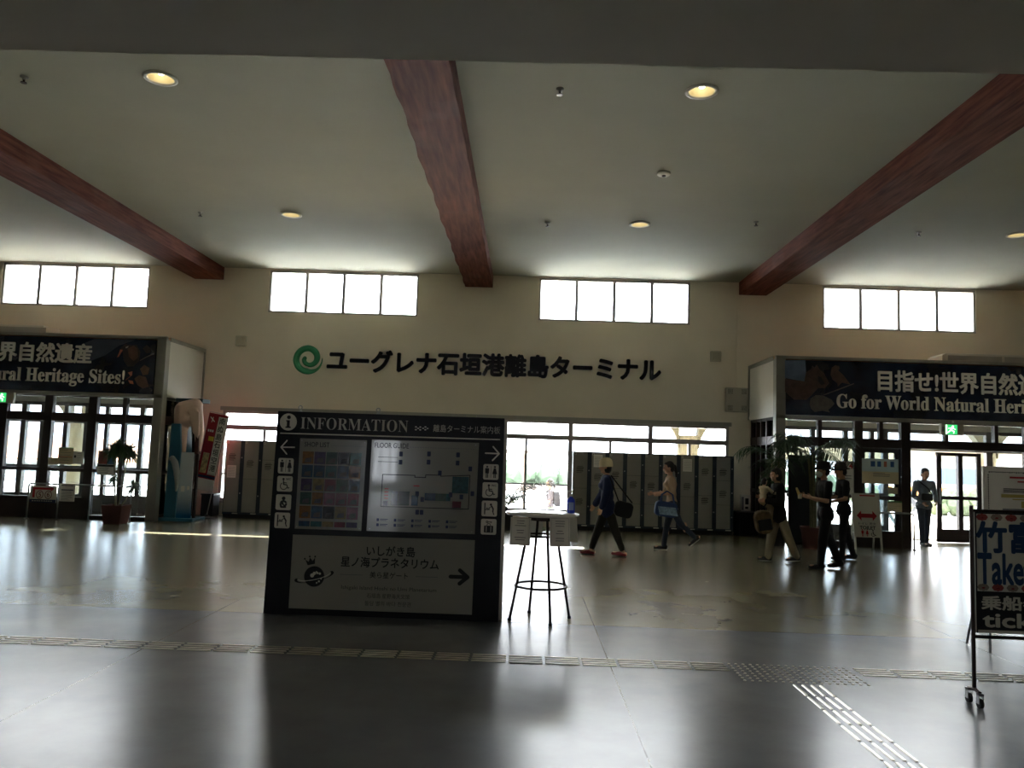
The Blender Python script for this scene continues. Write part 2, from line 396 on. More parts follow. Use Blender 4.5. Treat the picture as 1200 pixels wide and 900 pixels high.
# ---- entrance porches (glass fronts, fascia boxes, corner posts)
def facade(name, x0, x1, Y, mull, rails, bases, m, gl, gaps=(), ztop=2.6):
    root = sroot(name, (0, Y, 0)); b = BM()
    for mx_, ww, za, zb in mull: box(b, mx_-ww/2, mx_+ww/2, -.06, .06, za, zb)
    for za, zb in rails:
        segs = [(x0, x1)]
        if za < 1.95:
            for ga, gb in gaps: segs = [s for (p, q) in segs for s in ((p, min(q, ga)), (max(p, gb), q)) if s[1]-s[0] > .01]
        for p, q in segs: box(b, p, q, -.05, .05, za, zb)
    obj('window_frame', b, m, root)
    if bases:
        b = BM()
        for p, q, z in bases: box(b, p, q, -.04, .04, .0, z)
        obj('base_panel', b, m, root)
    segs = [(x0, x1)]
    for ga, gb in gaps: segs = [s for (p, q) in segs for s in ((p, min(q, ga)), (max(p, gb), q)) if s[1]-s[0] > .01]
    b = BM()
    for p, q in segs: box(b, p, q, -.004, .004, .02, 2.02)
    box(b, x0, x1, -.004, .004, 2.2, ztop); obj('glass_pane', b, gl, root)
    return root
RA = [(2.02, 2.2), (2.54, 2.62), (.97, 1.04)]
facade('window_9', -13.6, -7.8, 16.6, [(x, ww, 0, 2.6) for x, ww in ((-13.0, .14), (-12.05, .16), (-11.02, .16), (-10.06, .17), (-9.12, .18), (-8.45, .08))]+
       [(-11.5, .06, 2.2, 2.6)], RA, [(-13.6, -9.2, .44), (-9.2, -7.8, .08)], M_bronze, M_tint)
facade('window_10', -13.6, -7.8, 18.42, [(x, ww, 0, 2.5) for x, ww in ((-12.9, .1), (-12.3, .1), (-11.74, .12), (-11.28, .12), (-10.74, .1), (-10.2, .2), (-9.78, .08), (-8.95, .1), (-8.3, .1))], [(2.02, 2.14), (2.42, 2.5), (.96, 1.03)], [(-13.6, -7.8, .38)], mat('frame_grey', S('57524f'), .45, .4), M_tint, ztop=2.48)
facade('window_11', 5.4, 13.6, 16.5, [(x, ww, 0, 2.6) for x, ww in ((6.05, .08), (6.84, .17), (7.80, .19), (10.3, .16), (11.2, .14), (12.2, .14))]+
       [(x, .07, 2.2, 2.6) for x in (7.3, 8.63, 9.64)], RA, [(6.9, 7.75, .33), (10.3, 13.6, .33), (5.4, 6.8, .10)], M_bronze, M_tint, gaps=[(7.9, 10.25)])
facade('window_12', 5.4, 13.6, 18.42, [(x, ww, 0, 2.5) for x, ww in ((5.9, .1), (6.6, .1), (7.35, .1), (7.95, .09), (8.25, .12), (10.6, .14), (11.5, .1), (12.5, .1))], [(2.02, 2.14), (2.42, 2.5), (.96, 1.03)], [(5.4, 8.2, .3), (10.5, 13.6, .3)], mat('frame_grey', S('57524f')), M_tint, gaps=[(8.3, 10.55)], ztop=2.48)
def leaf(name, x0, x1, Y, m):
    root = sroot(name, (x0, Y, 0)); W = x1-x0; b = BM()
    box(b, 0, .11, -.025, .025, .01, 2.0); box(b, W-.1, W, -.025, .025, .01, 2.0); box(b, 0, W, -.024, .024, .01, .30); box(b, 0, W, -.024, .024, 1.92, 2.0); box(b, 0, W, -.024, .024, .95, 1.03)
    obj('door_frame', b, m, root); b = BM(); box(b, .1, W-.09, -.004, .004, .28, 1.94); obj('glass_pane', b, M_tint, root)
    b = BM(); tube(b, [(.055, -.06, .85), (.055, -.06, 1.2)], .012); obj('door_handle', b, M_steel, root)
leaf('door_1', 9.2, 9.78, 18.0, M_bronze); leaf('door_2', 9.68, 10.22, 18.06, M_bronze)
leaf('door_3', 6.92, 7.74, 16.62, M_bronze)
def porch(side):
    s = -1 if side == 'left' else 1
    xe = -7.6 if s < 0 else 5.14       # outer corner
    xf = xe+s*8
    X0, X1 = min(xe, xf), max(xe, xf)
    n = 20 if s < 0 else 24
    b = BM(); pw = .2
    px0, px1 = (xe-pw, xe) if s < 0 else (xe, xe+pw)
    box(b, px0, px1, 16.42, 16.62, 0, 3.85); struct('trim_%d' % n, b, M_post, bevel=.012)
    b = BM(); box(b, X0, X1, 16.5, WY, 3.80, 3.85); struct('ceiling_porch_%s' % side, b, mat('porch_roof_tan', S('c08a62'), .8, var=.05))
    b = BM(); box(b, X0, X1, 16.42, 16.48, 3.8, 3.86); box(b, X0, X1, 16.42, 16.48, 2.56, 2.63); struct('trim_%d' % (n+1), b, M_post)
    sx0, sx1 = (xe-.06, xe-.01) if s < 0 else (xe+.01, xe+.06)
    b = BM(); box(b, sx0, sx1, 16.62, WY, 2.6, 3.8); struct('wall_porch_%s' % side, b, M_white)
    b = BM(); gx0, gx1 = (xe-.07, xe+.012) if s < 0 else (xe-.012, xe+.07)
    box(b, gx0, gx1, 16.6, WY, 3.78, 3.86); box(b, gx0, gx1, WY-.06, WY, 2.6, 3.8); struct('trim_%d' % (n+2), b, M_post)
    b = BM(); box(b, X0, X1, 16.62, WY, 2.62, 2.68); struct('ceiling_entry_%s' % side, b, M_white)
    return px0, px1
porch('left'); porch('right')
# side glazing of the porches
for nm, x in (('window_13', -7.68), ('window_14', 5.24)):
    root = sroot(nm, (x, 0, 0)); b = BM()
    for y in ((16.66, 17.3, 17.9, 18.38) if x < 0 else (16.66, 17.25, 17.65, 18.0, 18.38)): box(b, -.05, .05, y-.04, y+.04, 0, 2.6)
    for za, zb in ((0, .12), (.97, 1.04), (2.02, 2.2), (2.54, 2.62)): box(b, -.045, .045, 16.62, WY, za, zb)
    obj('window_frame', b, M_bronze, root); b = BM(); box(b, -.004, .004, 16.62, WY, .1, 2.56); obj('glass_pane', b, M_tint, root)

# ---- outdoors
M_pave = mat('pale_paving', S('c2bcb2'), .8, var=.08, scale=2)
for nm, x0, x1 in (('quay_left', -60, -7.6), ('quay_right', 5.4, 60)):
    b = BM(); box(b, x0, x1, 18.75, 30, -.3, -.01); struct(nm, b, M_pave)
b = BM(); box(b, -7.6, 5.4, 18.75, 24, -.9, -.6); struct('quay_landing', b, M_pave)
b = BM(); box(b, -160, 160, 24, 200, -2.3, -2.05); struct('sea', b, mat('sea_water', S('ccd6da'), .4, bump=.5, bscale=2))
b = BM(); box(b, -80, 80, 80, 82, -2.2, -1.45); struct('seawall', b, mat('seawall_concrete', S('6a5e56'), .9, var=.1, scale=1))
M_leafy = mat('shore_leaf', S('2c3a26'), .8, var=.35, scale=1.5)
b = BM()
for k in range(150):
    x = -45+k*.75+random.uniform(-.4, .4); h = random.uniform(.9, 1.9)
    ball(b, (x, 84+random.uniform(-1, 2), -1.6+h*.55), (random.uniform(.8, 1.5), 1.1, h), sub=2)
for v in b.verts: v.co += Vector((random.uniform(-.15, .15), random.uniform(-.15, .15), random.uniform(-.2, .2)))
o = obj('shore_trees', b, M_leafy); tag(o, 'hazy belt of green trees on the far shore beyond the water', 'trees', kind='stuff')
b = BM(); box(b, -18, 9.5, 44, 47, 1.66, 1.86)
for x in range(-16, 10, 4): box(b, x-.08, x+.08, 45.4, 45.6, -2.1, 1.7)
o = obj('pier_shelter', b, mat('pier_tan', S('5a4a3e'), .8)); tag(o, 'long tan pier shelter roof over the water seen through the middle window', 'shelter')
# canopy over the quay: flat soffit; added unseen gable cuts sun to a strip
for nm, cx0, cx1, zr in (('trim_30', -60, -9.5, 3.85), ('trim_32', -9.5, 1.9, 3.575), ('trim_33', 1.9, 60, 3.85)):
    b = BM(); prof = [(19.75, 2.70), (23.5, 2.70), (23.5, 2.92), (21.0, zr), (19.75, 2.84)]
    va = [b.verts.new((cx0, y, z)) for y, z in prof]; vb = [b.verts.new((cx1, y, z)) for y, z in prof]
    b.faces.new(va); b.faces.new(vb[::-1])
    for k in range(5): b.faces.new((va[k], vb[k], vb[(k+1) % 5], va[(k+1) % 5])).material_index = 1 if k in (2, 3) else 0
    struct(nm, b, [mat('canopy_grey', S('6d6864'), .8), mat('canopy_bounce_white', S('dcd9d2'), .7)])  # unseen slopes kept white to bounce skylight up through the high windows
b = BM(); box(b, -60, 60, WY+.3, 21.7, 6.6, 6.8); box(b, -60, 60, 21.6, 21.7, 6.6, 7.7); struct('trim_31', b, mat('sunblock_white', S('cfcac0'), .8))  # unseen eave added to keep direct sun out of the clerestory
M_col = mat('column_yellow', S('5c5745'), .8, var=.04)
def column(x, Y, r, label):
    root = thing('canopy_column', label, 'column', (x, Y, -.01), group='canopy columns along the quay'); b = BM()
    z0 = -.59 if -7.6 < x < 5.4 else 0
    lathe(b, [(r, z0), (r, 2.3)]); obj('shaft', b, M_col, root)
    b = BM(); n = 8
    for s in (-1, 1):
        pts = [(s*r*.9, 1.95)]+[(s*(r+.75*(1-math.cos(R(90*k/n)))), 1.95+.78*math.sin(R(90*k/n))) for k in range(n+1)]+[(s*r*.9, 2.76)]
        prism(b, pts if s > 0 else pts[::-1], -.15, .15)
    obj('arched_bracket', b, M_col, root)
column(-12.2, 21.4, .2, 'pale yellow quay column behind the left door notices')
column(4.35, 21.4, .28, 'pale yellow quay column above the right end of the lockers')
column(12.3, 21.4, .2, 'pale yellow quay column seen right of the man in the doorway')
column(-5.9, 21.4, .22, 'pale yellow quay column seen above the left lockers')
# far terminal building with a tiled roof, left; bushes and bus right
root = thing('harbour_building', 'pale harbour building with an orange tiled roof behind the left doors', 'building', (-30, 42, -.01))
b = BM(); box(b, -16, 9, 0, 8, -2, .55); obj('wall', b, mat('far_wall', S('8a8680'), .9), root)
b = BM(); prism(b, [(-17, .5), (10, .5), (10, .62), (-17, .62)], -1, 9)
vs = [b.verts.new(p) for p in ((-17, -1, .62), (10, -1, .62), (7, 4, 1.75), (-14, 4, 1.75), (-17, 9, .62), (10, 9, .62))]
for f in ((0, 1, 2, 3), (4, 3, 2, 5), (0, 3, 4), (1, 5, 2)): b.faces.new([vs[i] for i in f])
obj('roof', b, mat('clay_tile', S('8d6040'), .8, var=.3, scale=9), root)
for k in range(8): obj('window', box(BM(), -15+k*3, -13.4+k*3, -.06, .02, -.6, .25), mat('far_glass', S('6b7880'), .3), root)
def quay_fence(x0, x1, Y, label):
    root = thing('quay_fence', label, 'fence', ((x0+x1)/2, Y, -.01), group='white quay fences'); h = (x1-x0)/2; b = BM()
    for z in (.95, .5, .12): tube(b, [(-h, 0, z), (h, 0, z)], .025, 6)
    obj('rail', b, M_white, root); b = BM(); n = int((x1-x0)/.22)
    for k in range(n+1): tube(b, [(-h+k*(x1-x0)/n, 0, 0), (-h+k*(x1-x0)/n, 0, .95)], .014 if k % 8 else .03, 6)
    obj('balusters', b, M_white, root)
quay_fence(-22, -7.8, 24.5, 'white railing on the quay outside the left doors'); quay_fence(5.6, 8.6, 24.5, 'white railing on the quay outside the right windows')
b = BM(); 
for x in (-3, -1.2, .6, 2.4, 4.2): tube(b, [(x, 0, 0), (x, 0, .86)], .03, 8)
for z in (.86, .45): tube(b, [(-3.2, 0, z), (4.6, 0, z)], .028, 8)
o = obj('landing_rail', b, M_white, loc=(0, 23.2, -.6)); tag(o, 'low white rail on the landing beyond the middle window', 'railing')
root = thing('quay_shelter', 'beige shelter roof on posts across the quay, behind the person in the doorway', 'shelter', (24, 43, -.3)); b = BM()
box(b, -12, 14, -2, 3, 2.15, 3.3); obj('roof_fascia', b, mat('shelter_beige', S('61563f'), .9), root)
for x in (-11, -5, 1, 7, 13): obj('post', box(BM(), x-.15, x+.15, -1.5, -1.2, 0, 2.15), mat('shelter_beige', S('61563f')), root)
root = thing('parked_bus', 'small orange and white bus parked far behind the man in the doorway', 'bus', (17.5, 34, -.3), R(6)); b = BM()
prism(b, rrect(-3.2, 3.2, .35, 2.2, .3), -1, 1); obj('bus_body', b, mat('bus_white', S('98958c'), .4), root)
b = BM(); box(b, -3.15, 3.15, -1.02, -1.0, .75, 1.15); obj('stripe', b, mat('bus_orange', S('9c5c1c'), .5), root)
b = BM(); box(b, -2.9, 2.9, -1.025, -1.0, 1.3, 1.95); obj('side_window', b, mat('bus_glass', S('39444c'), .2), root)
for x in (-2, 2):
    b = BM(); lathe(b, [(.38, -.12), (.38, .12)], 20)
    for v in b.verts: v.co = Vector((v.co.x+x, v.co.z-.9, v.co.y+.38))
    obj('wheel', b, M_blackm, root)
root = None
for k in range(5):
    b = BM()
    for j in range(14): ball(b, (random.uniform(-.75, .75), random.uniform(-.4, .4), random.uniform(.2, .65)), random.uniform(.22, .4))
    for v in b.verts: v.co += Vector([random.uniform(-.06, .06) for _ in range(3)])
    o = obj('hedge_shrub', b, mat('hedge_leaf', S('414a30'), .8, var=.4, scale=5), loc=(12.6+k*2.4, 28.5, -.01))
    tag(o, 'yellow-green hedge shrub on the quay in the row behind the doorway', 'shrub', 'hedge shrubs beyond the right door')

# ============================================================ CEILING FITTINGS
M_bulb = mat('lamp_glow', (1, .93, .76, 1), emit=4.5)
M_refl = mat('lamp_reflector', S('c2b68e'), .5, .2)
def downlight(x, y, label):
    root = thing('ceiling_downlight', label, 'ceiling light', (x, y, CZ), group='recessed ceiling downlights')
    b = BM(); lathe(b, [(.145, -.004), (.185, -.004), (.188, -.018), (.15, -.024), (.145, -.004)], 32, cap=False); obj('trim_ring', b, M_white, root, smooth=True)
    b = BM(); lathe(b, [(.147, -.01), (.14, .06), (.115, .15), (.06, .2), (.0601, .201)], 32, cap=True); bmesh.ops.delete(b, geom=[f for f in b.faces if len(f.verts) > 4 and f.calc_center_median().z < .1], context='FACES_ONLY'); obj('reflector', b, M_refl, root, smooth=True)
    b = BM(); lathe(b, [(.0, .03), (.03, .036), (.048, .07), (.04, .13), (.02, .19)], 16); obj('lamp', b, M_bulb, root, smooth=True)
    l = bpy.data.lights.new('downlight_lamp', 'SPOT'); l.energy = 14; l.color = (1, .92, .75); l.spot_size = R(110); l.shadow_soft_size = .05
    lo = bpy.data.objects.new('downlight_lamp', l); COL.objects.link(lo); lo.parent = root; lo.location = (0, 0, .015)
for (x, y), s in zip(LIGHTS, ('left of the middle beam, nearest the front', 'right of the middle beam, nearest the front', 'left of the middle beam, nearer the windows', 'right of the middle beam, nearer the windows', 'right of the right beam')):
    downlight(x, y, 'lit round recessed downlight in the ceiling '+s)
def detector(x, y, label, r=.045, drop=.07, cat='sprinkler'):
    root = thing('ceiling_sprinkler' if cat == 'sprinkler' else 'smoke_detector', label, cat, (x, y, CZ), group='ceiling sprinkler heads' if cat == 'sprinkler' else None); b = BM()
    if cat == 'sprinkler':
        lathe(b, [(r, 0), (r, -.012), (.018, -.02), (.018, -drop*.6)], 16); obj('rosette', b, mat('fitting_grey', S('77756a'), .6), root, smooth=True)
        b = BM(); lathe(b, [(.012, -drop*.6), (.012, -drop), (.035, -drop), (.035, -drop-.008)], 16); obj('deflector', b, M_dsteel, root)
    else:
        lathe(b, [(r, 0), (r, -.02), (r*.85, -.035), (.02, -.04)], 24); obj('housing', b, M_white, root, smooth=True)
        b = BM(); lathe(b, [(.03, -.038), (.028, -.055), (.01, -.06)], 16); obj('sensor_dome', b, M_dsteel, root, smooth=True)
detector(.27, 8.76, 'small sprinkler head left of the front right ceiling light')
detector(.28, 14.04, 'small sprinkler head left of the rear right ceiling light')
detector(-6.03, 14.0, 'small sprinkler head left of the rear left ceiling light')
detector(-5.96, 8.79, 'small sprinkler head at the far upper left of the ceiling')
detector(3.91, 13.64, 'small sprinkler head just left of the right beam')
detector(6.9, 13.99, 'small sprinkler head just right of the right beam')
detector(1.91, 11.38, 'round flat smoke detector between the two right ceiling lights', .10, .05, 'smoke detector')

# ============================================================ WALL LETTERING
root = thing('terminal_wall_sign', 'dark raised Japanese terminal name with green swirl emblem on the cream wall', 'wall sign', (-.8, WY, 3.66))
def GL(px, py): p = at(px, py, WY-.03)-root.location; return p.x, p.z
M_let = mat('letter_navy', S('0d1424'), .18, .35); M_green = mat('emblem_green', S('45a374'), .22, .45)
NAME = 'ユーグレナ石垣港離島ターミナル'
x0, z0 = GL(382, 426); x1, z1 = GL(775, 436.5)
adv = (x1-x0)/len(NAME)
for i, ch in enumerate(NAME):
    V, F = text_verts(ch); b = BM(); sz = .545
    cx = x0+adv*(i+.5)
    # em-box placement: each full-width glyph keeps its own place in the em square
    gx0, gx1 = min(v[0] for v in V), max(v[0] for v in V); gz0, gz1 = min(v[1] for v in V), max(v[1] for v in V)
    text_bm(b, ch, cx+((gx0+gx1)/2-.5)*adv*1.0, ((gz0+gz1)/2-.34)*sz+.012, width=(gx1-gx0)*adv*1.0, height=(gz1-gz0)*sz, y=-.05, bold=.042, depth=.05)
    obj('letter', b, M_let, root)
cx, cz = GL(360.5, 421.5); rr = .345
KEY = [(8, 1.0, .02), (-20, .96, .10), (-45, .91, .2), (-90, .785, .43), (-180, .79, .42), (-270, .79, .42), (-320, .72, .43), (-355, .63, .40), (-400, .46, .36), (-450, .31, .30), (-500, .26, .29), (-540, .25, .29), (-585, .22, .24), (-600, .21, .10)]
def spiral(a):
    for (a0, r0, w0), (a1, r1, w1) in zip(KEY, KEY[1:]):
        if a0 >= a >= a1: t = (a0-a)/(a0-a1); return r0+(r1-r0)*t, w0+(w1-w0)*t
    return KEY[-1][1:]
b = BM(); prev = None; NS = 150
for k in range(NS+1):
    a = 8-608*k/NS; r_, w_ = spiral(a); cur = []
    for q, y in ((r_-w_/2, -.02), (r_-w_*.2, -.06), (r_+w_*.2, -.06), (r_+w_/2, -.02), (r_+w_/2, 0), (r_-w_/2, 0)):
        cur.append(b.verts.new((cx+rr*q*math.cos(R(a)), y, cz+rr*q*math.sin(R(a)))))
    if prev:
        for j in range(6): b.faces.new((prev[j], prev[(j+1) % 6], cur[(j+1) % 6], cur[j]))
    else: b.faces.new(cur)
    prev = cur
b.faces.new(prev[::-1]); bmesh.ops.recalc_face_normals(b, faces=b.faces[:]); obj('swirl_emblem', b, M_green, root)

# ============================================================ BANNERS
def noisy_banner():
    m = bpy.data.materials.new('banner_night'); m.use_nodes = True; N = m.node_tree.nodes; L = m.node_tree.links; bs = N['Principled BSDF']; bs.inputs['Roughness'].default_value = .25
    tc = N.new('ShaderNodeTexCoord'); n = N.new('ShaderNodeTexNoise'); n.inputs['Scale'].default_value = 1.4; n.inputs['Detail'].default_value = 6; L.new(tc.outputs['Object'], n.inputs[0])
    r = N.new('ShaderNodeValToRGB'); e = r.color_ramp.elements; e[0].position = .35; e[0].color = S('0a0f1c'); e[1].position = .75; e[1].color = S('25344f'); L.new(n.outputs[0], r.inputs[0]); L.new(r.outputs[0], bs.inputs['Base Color']); return m
M_ban = noisy_banner()
M_fur = mat('print_brown', S('5a4238'), .5, var=.35, scale=9); M_furd = mat('print_dark', S('241d1f'), .5, var=.3, scale=9); M_furg = mat('print_grey', S('5f5a54'), .5, var=.25, scale=12); M_haze = mat('print_haze', S('6f7f99'), .5, var=.35, scale=4); M_beak = mat('print_orange', S('b86a52'), .5)
BY = 16.43
def banner(label, x0, x1):
    root = thing('heritage_banner', label, 'banner', ((x0+x1)/2, BY, 3.2)); h = (x1-x0)/2
    b = BM(); box(b, -h, h, -.02, .03, -.565, .575); obj('panel', b, M_ban, root)
    return root
def banner_text(root, jx0, jx1, jz, ex0, ex1, ez, jh=.40):
    text('lettering', '目指せ!世界自然遺産', M_wink, root, (jx0+jx1)/2, jz, y=-.045, width=jx1-jx0, height=jh, bold=.026, depth=.02)
    text('lettering', 'Go for World Natural Heritage Sites!', M_wink, root, (ex0+ex1)/2, ez, y=-.045, width=ex1-ex0, height=.365, serif=True, bold=.006, depth=.02)
# right banner
rb = banner('long dark banner over the right entrance with animal pictures at its left end', 5.34, 13.0)
def BL(root, px, py): p = at(px, py, BY-.03)-root.location; return p.x, p.z
jx, jz = BL(rb, 1029, 447); ex, ez = BL(rb, 980.5, 474.5)
banner_text(rb, jx, jx+3.62, jz+.02, ex, ex+5.28, ez+.045, .43)
def pp(root, pts, name, m, y=-.024): obj(name, fpoly(BM(), [BL(root, *p) for p in pts], y), m, root)
def c5(x, y): return (900+x/7.5, 415+y/7.5)
pp(rb, [c5(*p) for p in ((150, 55), (330, 50), (335, 170), (320, 240), (150, 210))], 'sky_patch', M_haze, -.0225)
pp(rb, [c5(*p) for p in ((150, 215), (320, 240), (335, 160), (380, 130), (390, 100), (412, 118), (430, 92), (452, 130), (490, 160), (540, 255), (500, 300), (440, 300), (395, 350), (340, 400), (230, 400), (150, 330))], 'wildcat_print', M_fur)
pp(rb, [c5(*p) for p in ((440, 190), (470, 205), (500, 260), (470, 275), (440, 240))], 'wildcat_muzzle', M_furd, -.026)
pp(rb, [c5(*p) for p in ((550, 180), (560, 120), (590, 98), (625, 105), (632, 125), (620, 145), (660, 180), (725, 265), (700, 262), (650, 250), (615, 285), (610, 255), (570, 225))], 'perched_bird_print', M_fur)
pp(rb, [c5(*p) for p in ((490, 355), (620, 305), (755, 255), (757, 262), (625, 315), (492, 362))], 'branch_print', M_furg, -.026)
pp(rb, [c5(*p) for p in ((365, 440), (375, 390), (420, 360), (480, 362), (510, 375), (560, 400), (585, 435), (560, 465), (530, 490), (545, 512), (480, 498), (410, 508), (380, 480))], 'tortoise_print', M_furg, -.025)
# left banner
lb = banner('long dark banner over the left entrance with a red-beaked bird at its right end', -13.4, -7.81)
jx, jz = BL(lb, 107, 416); ex, ez = BL(lb, 146, 439.5)
banner_text(lb, jx-3.62, jx, jz+.025, ex-5.28, ex, ez-.085)
def c6(x, y): return (110+x/11.2, 385+y/10.59)
pp(lb, [c6(*p) for p in ((-150, 190), (0, 130), (580, 130), (330, 210), (150, 330), (-150, 440))], 'sky_patch', mat('print_dusk', S('4a5264'), .5, var=.2, scale=3), -.0225)
pp(lb, [c6(*p) for p in ((345, 255), (370, 220), (410, 190), (450, 205), (560, 205), (610, 290), (590, 400), (520, 470), (440, 470), (390, 400), (375, 300))], 'rail_bird_body', M_furd, -.0235)
pp(lb, [c6(*p) for p in ((440, 250), (520, 210), (570, 250), (580, 360), (520, 405), (460, 350))], 'rail_bird_wing', M_fur, -.025)
pp(lb, [c6(*p) for p in ((305, 357), (345, 258), (380, 265), (325, 350))], 'rail_bird_beak', M_beak, -.026)
pp(lb, [c6(*p) for p in ((415, 232), (450, 218), (447, 232), (418, 245))], 'rail_bird_eye_streak', M_wink, -.027)
pp(lb, [c6(*p) for p in ((640, 250), (690, 200), (740, 240), (745, 300), (690, 310))], 'flower_print', M_furd, -.0245)
pp(lb, [c6(*p) for p in ((600, 395), (690, 345), (790, 305), (790, 318), (695, 358), (605, 402))], 'branch_print', M_furg, -.026)
pp(lb, [c6(*p) for p in ((605, 500), (660, 450), (730, 490), (710, 570), (640, 580))], 'frog_print', M_fur, -.025)
pp(lb, [c6(*p) for p in ((530, 620), (590, 580), (680, 600), (720, 720), (640, 745), (570, 700))], 'turtle_print', M_fur, -.025)
pp(lb, [c6(*p) for p in ((410, 640), (480, 590), (445, 545), (505, 530), (500, 580), (425, 635))], 'rail_bird_legs', M_beak, -.026)
pp(lb, [c6(*p) for p in ((450, 640), (510, 650), (520, 690), (470, 680))], 'pebble_print', M_beak, -.0265)

# ============================================================ WALL FITTINGS
def emergency(px, py, label):
    p = at(px, py, WY); root = thing('emergency_light', label, 'wall light', (p.x, WY, p.z), group='square wall boxes beside the terminal name'); b = BM()
    box(b, -.12, .12, -.10, 0, -.12, .12); obj('housing', b, mat('box_beige', S('c3bca6'), .5), root, bevel=.01)
    b = BM()
    for s in (-1, 1): box(b, s*.12 if s > 0 else -.121, .121 if s > 0 else -.12, -.08, -.02, -.09, .09)
    frect(b, -.09, .09, -.09, .09, -.102); obj('cover_plate', b, mat('cover_beige', S('b5ad97'), .5), root)
emergency(283.5, 400, 'small square beige box on the wall left of the green swirl')
emergency(838, 418, 'small square beige box on the wall right of the dark lettering')
p = at(862, 469, WY); root = thing('wall_speaker', 'pale wall loudspeaker cabinet with four dotted grilles beside the right banner', 'loudspeaker', (p.x, WY, p.z)); b = BM()
box(b, -.25, .25, -.14, -.02, -.28, .28); obj('cabinet', b, mat('speaker_beige', S('b9b4a4'), .5), root, bevel=.012)
b = BM(); box(b, -.2, .2, -.02, 0, -.2, .2); obj('bracket', b, M_post, root)
b = BM()
for sx in (-1, 1):
    for sz in (-1, 1):
        b = BM()
        for i in range(5):
            for j in range(5): fdisc(b, sx*.16+(i-2)*.024, sz*.19+(j-2)*.024, .008, y=-.1415, n=8)
        obj('grille', b, M_ink, root)
p = at(873.5, 590, WY); root = thing('wall_control_panel', 'white wall control panel at the right end of the lockers', 'control panel', (p.x, WY, p.z)); b = BM()
box(b, -.13, .13, -.05, 0, -.2, .2); obj('case', b, M_white, root, bevel=.006); b = BM(); frect(b, -.02, .06, -.02, .12, -.052); frect(b, -.02, .05, -.12, -.07, -.052); obj('display', b, M_ink, root)
b = BM(); frect(b, -.10, -.05, -.15, .15, -.0515); obj('side_plate', b, M_gink, root)
p = atz(873, 626); root = thing('low_cabinet', 'low black cabinet under the white control panel beside the lockers', 'cabinet', (5.02, 18.1, 0)); b = BM()
box(b, -.24, .24, -.28, .28, .04, .50); obj('body', b, M_blackm, root, bevel=.008); b = BM(); box(b, -.25, .25, -.29, .29, .5, .525); obj('worktop', b, M_dsteel, root); b = BM(); box(b, -.23, -.005, -.292, -.28, .06, .48); obj('door', b, M_black, root); b = BM(); box(b, .005, .23, -.292, -.28, .06, .48); obj('door', b, M_black, root)
b = BM(); box(b, -.22, .22, -.26, .26, 0, .04); obj('plinth', b, M_blackm, root)
# air curtains lying on the porch roofs
def airbox(x0, x1, label):
    root = thing('air_conditioner', label, 'air conditioner', ((x0+x1)/2, 17.3, 3.852)); h = (x1-x0)/2; b = BM()
    prism(b, [(-h, .0), (h, 0), (h, .25), (-h+.08, .25), (-h, .2)], -.3, .3); obj('housing', b, M_white, root, bevel=.01)
    b = BM()
    for k in range(int((x1-x0)/1.2)): box(b, -h+.12+k*1.2, -h+1.26+k*1.2, -.306, -.3, .05, .2)
    obj('front_grille', b, M_alu, root)
airbox(8.85, 12.2, 'long white air conditioner housing lying on the right porch roof')
airbox(-13, -10.6, 'long white air conditioner housing lying on the left porch roof')
M_exg = mat('exit_green', (.03, .45, .12, 1), emit=.9); M_exw = mat('exit_white', (.85, 1, .85, 1), emit=1.1)
def exit_sign(px0, py0, px1, py1, label, left):
    a, c = at(px0, py0, 16.36), at(px1, py1, 16.36); root = thing('exit_sign', label, 'exit sign', ((a.x+c.x)/2, 16.36, (a.z+c.z)/2)); W, H = (c.x-a.x)/2, abs(a.z-c.z)/2
    b = BM(); box(b, -W, W, -.03, .05, -H, H); obj('housing', b, mat('exit_housing', S('a8a292'), .5), root, bevel=.005)
    b = BM(); tube(b, [(0, .02, H), (0, .02, 2.63-root.location.z)], .012, 8); box(b, -.03, .03, .03, .12, H-.06, H-.02); obj('bracket', b, M_post, root)
    gx = -W*.1; b = BM(); frect(b, gx-.12, gx+.12, -H*.86, H*.86, -.032); obj('green_face', b, M_exg, root)
    b = BM(); k = H*.86; fpoly(b, [(gx-.08, -k*.9), (gx+.02, -k*.9), (gx+.02, k*.85), (gx-.08, k*.85)], -.033) if False else None
    fdisc(b, gx+.03, k*.62, .022, y=-.034, n=14); fbar(b, (gx+.02, k*.4), (gx-.01, -k*.1), .035, -.034); fbar(b, (gx+.02, k*.35), (gx+.08, k*.05), .016, -.034); fbar(b, (gx+.01, k*.38), (gx-.06, k*.25), .016, -.034)
    fbar(b, (gx-.01, -k*.12), (gx+.05, -k*.35), .022, -.034); fbar(b, (gx+.05, -k*.35), (gx+.045, -k*.75), .02, -.034); fbar(b, (gx-.01, -k*.12), (gx-.07, -k*.6), .022, -.034)
    frect(b, gx-.115, gx-.085, -k*.95, k*.95, -.0335); obj('running_figure', b, M_exw, root)
    b = BM(); frect(b, -W+.015, gx-.14, -H*.4, H*.5, -.032); obj('side_lamp', b, M_gink, root)
exit_sign(1102, 496.5, 1128.5, 510.5, 'green running-man exit sign hanging over the right doorway', False)
exit_sign(-10, 459, 16, 472.5, 'green running-man exit sign hanging over the left doors', True)

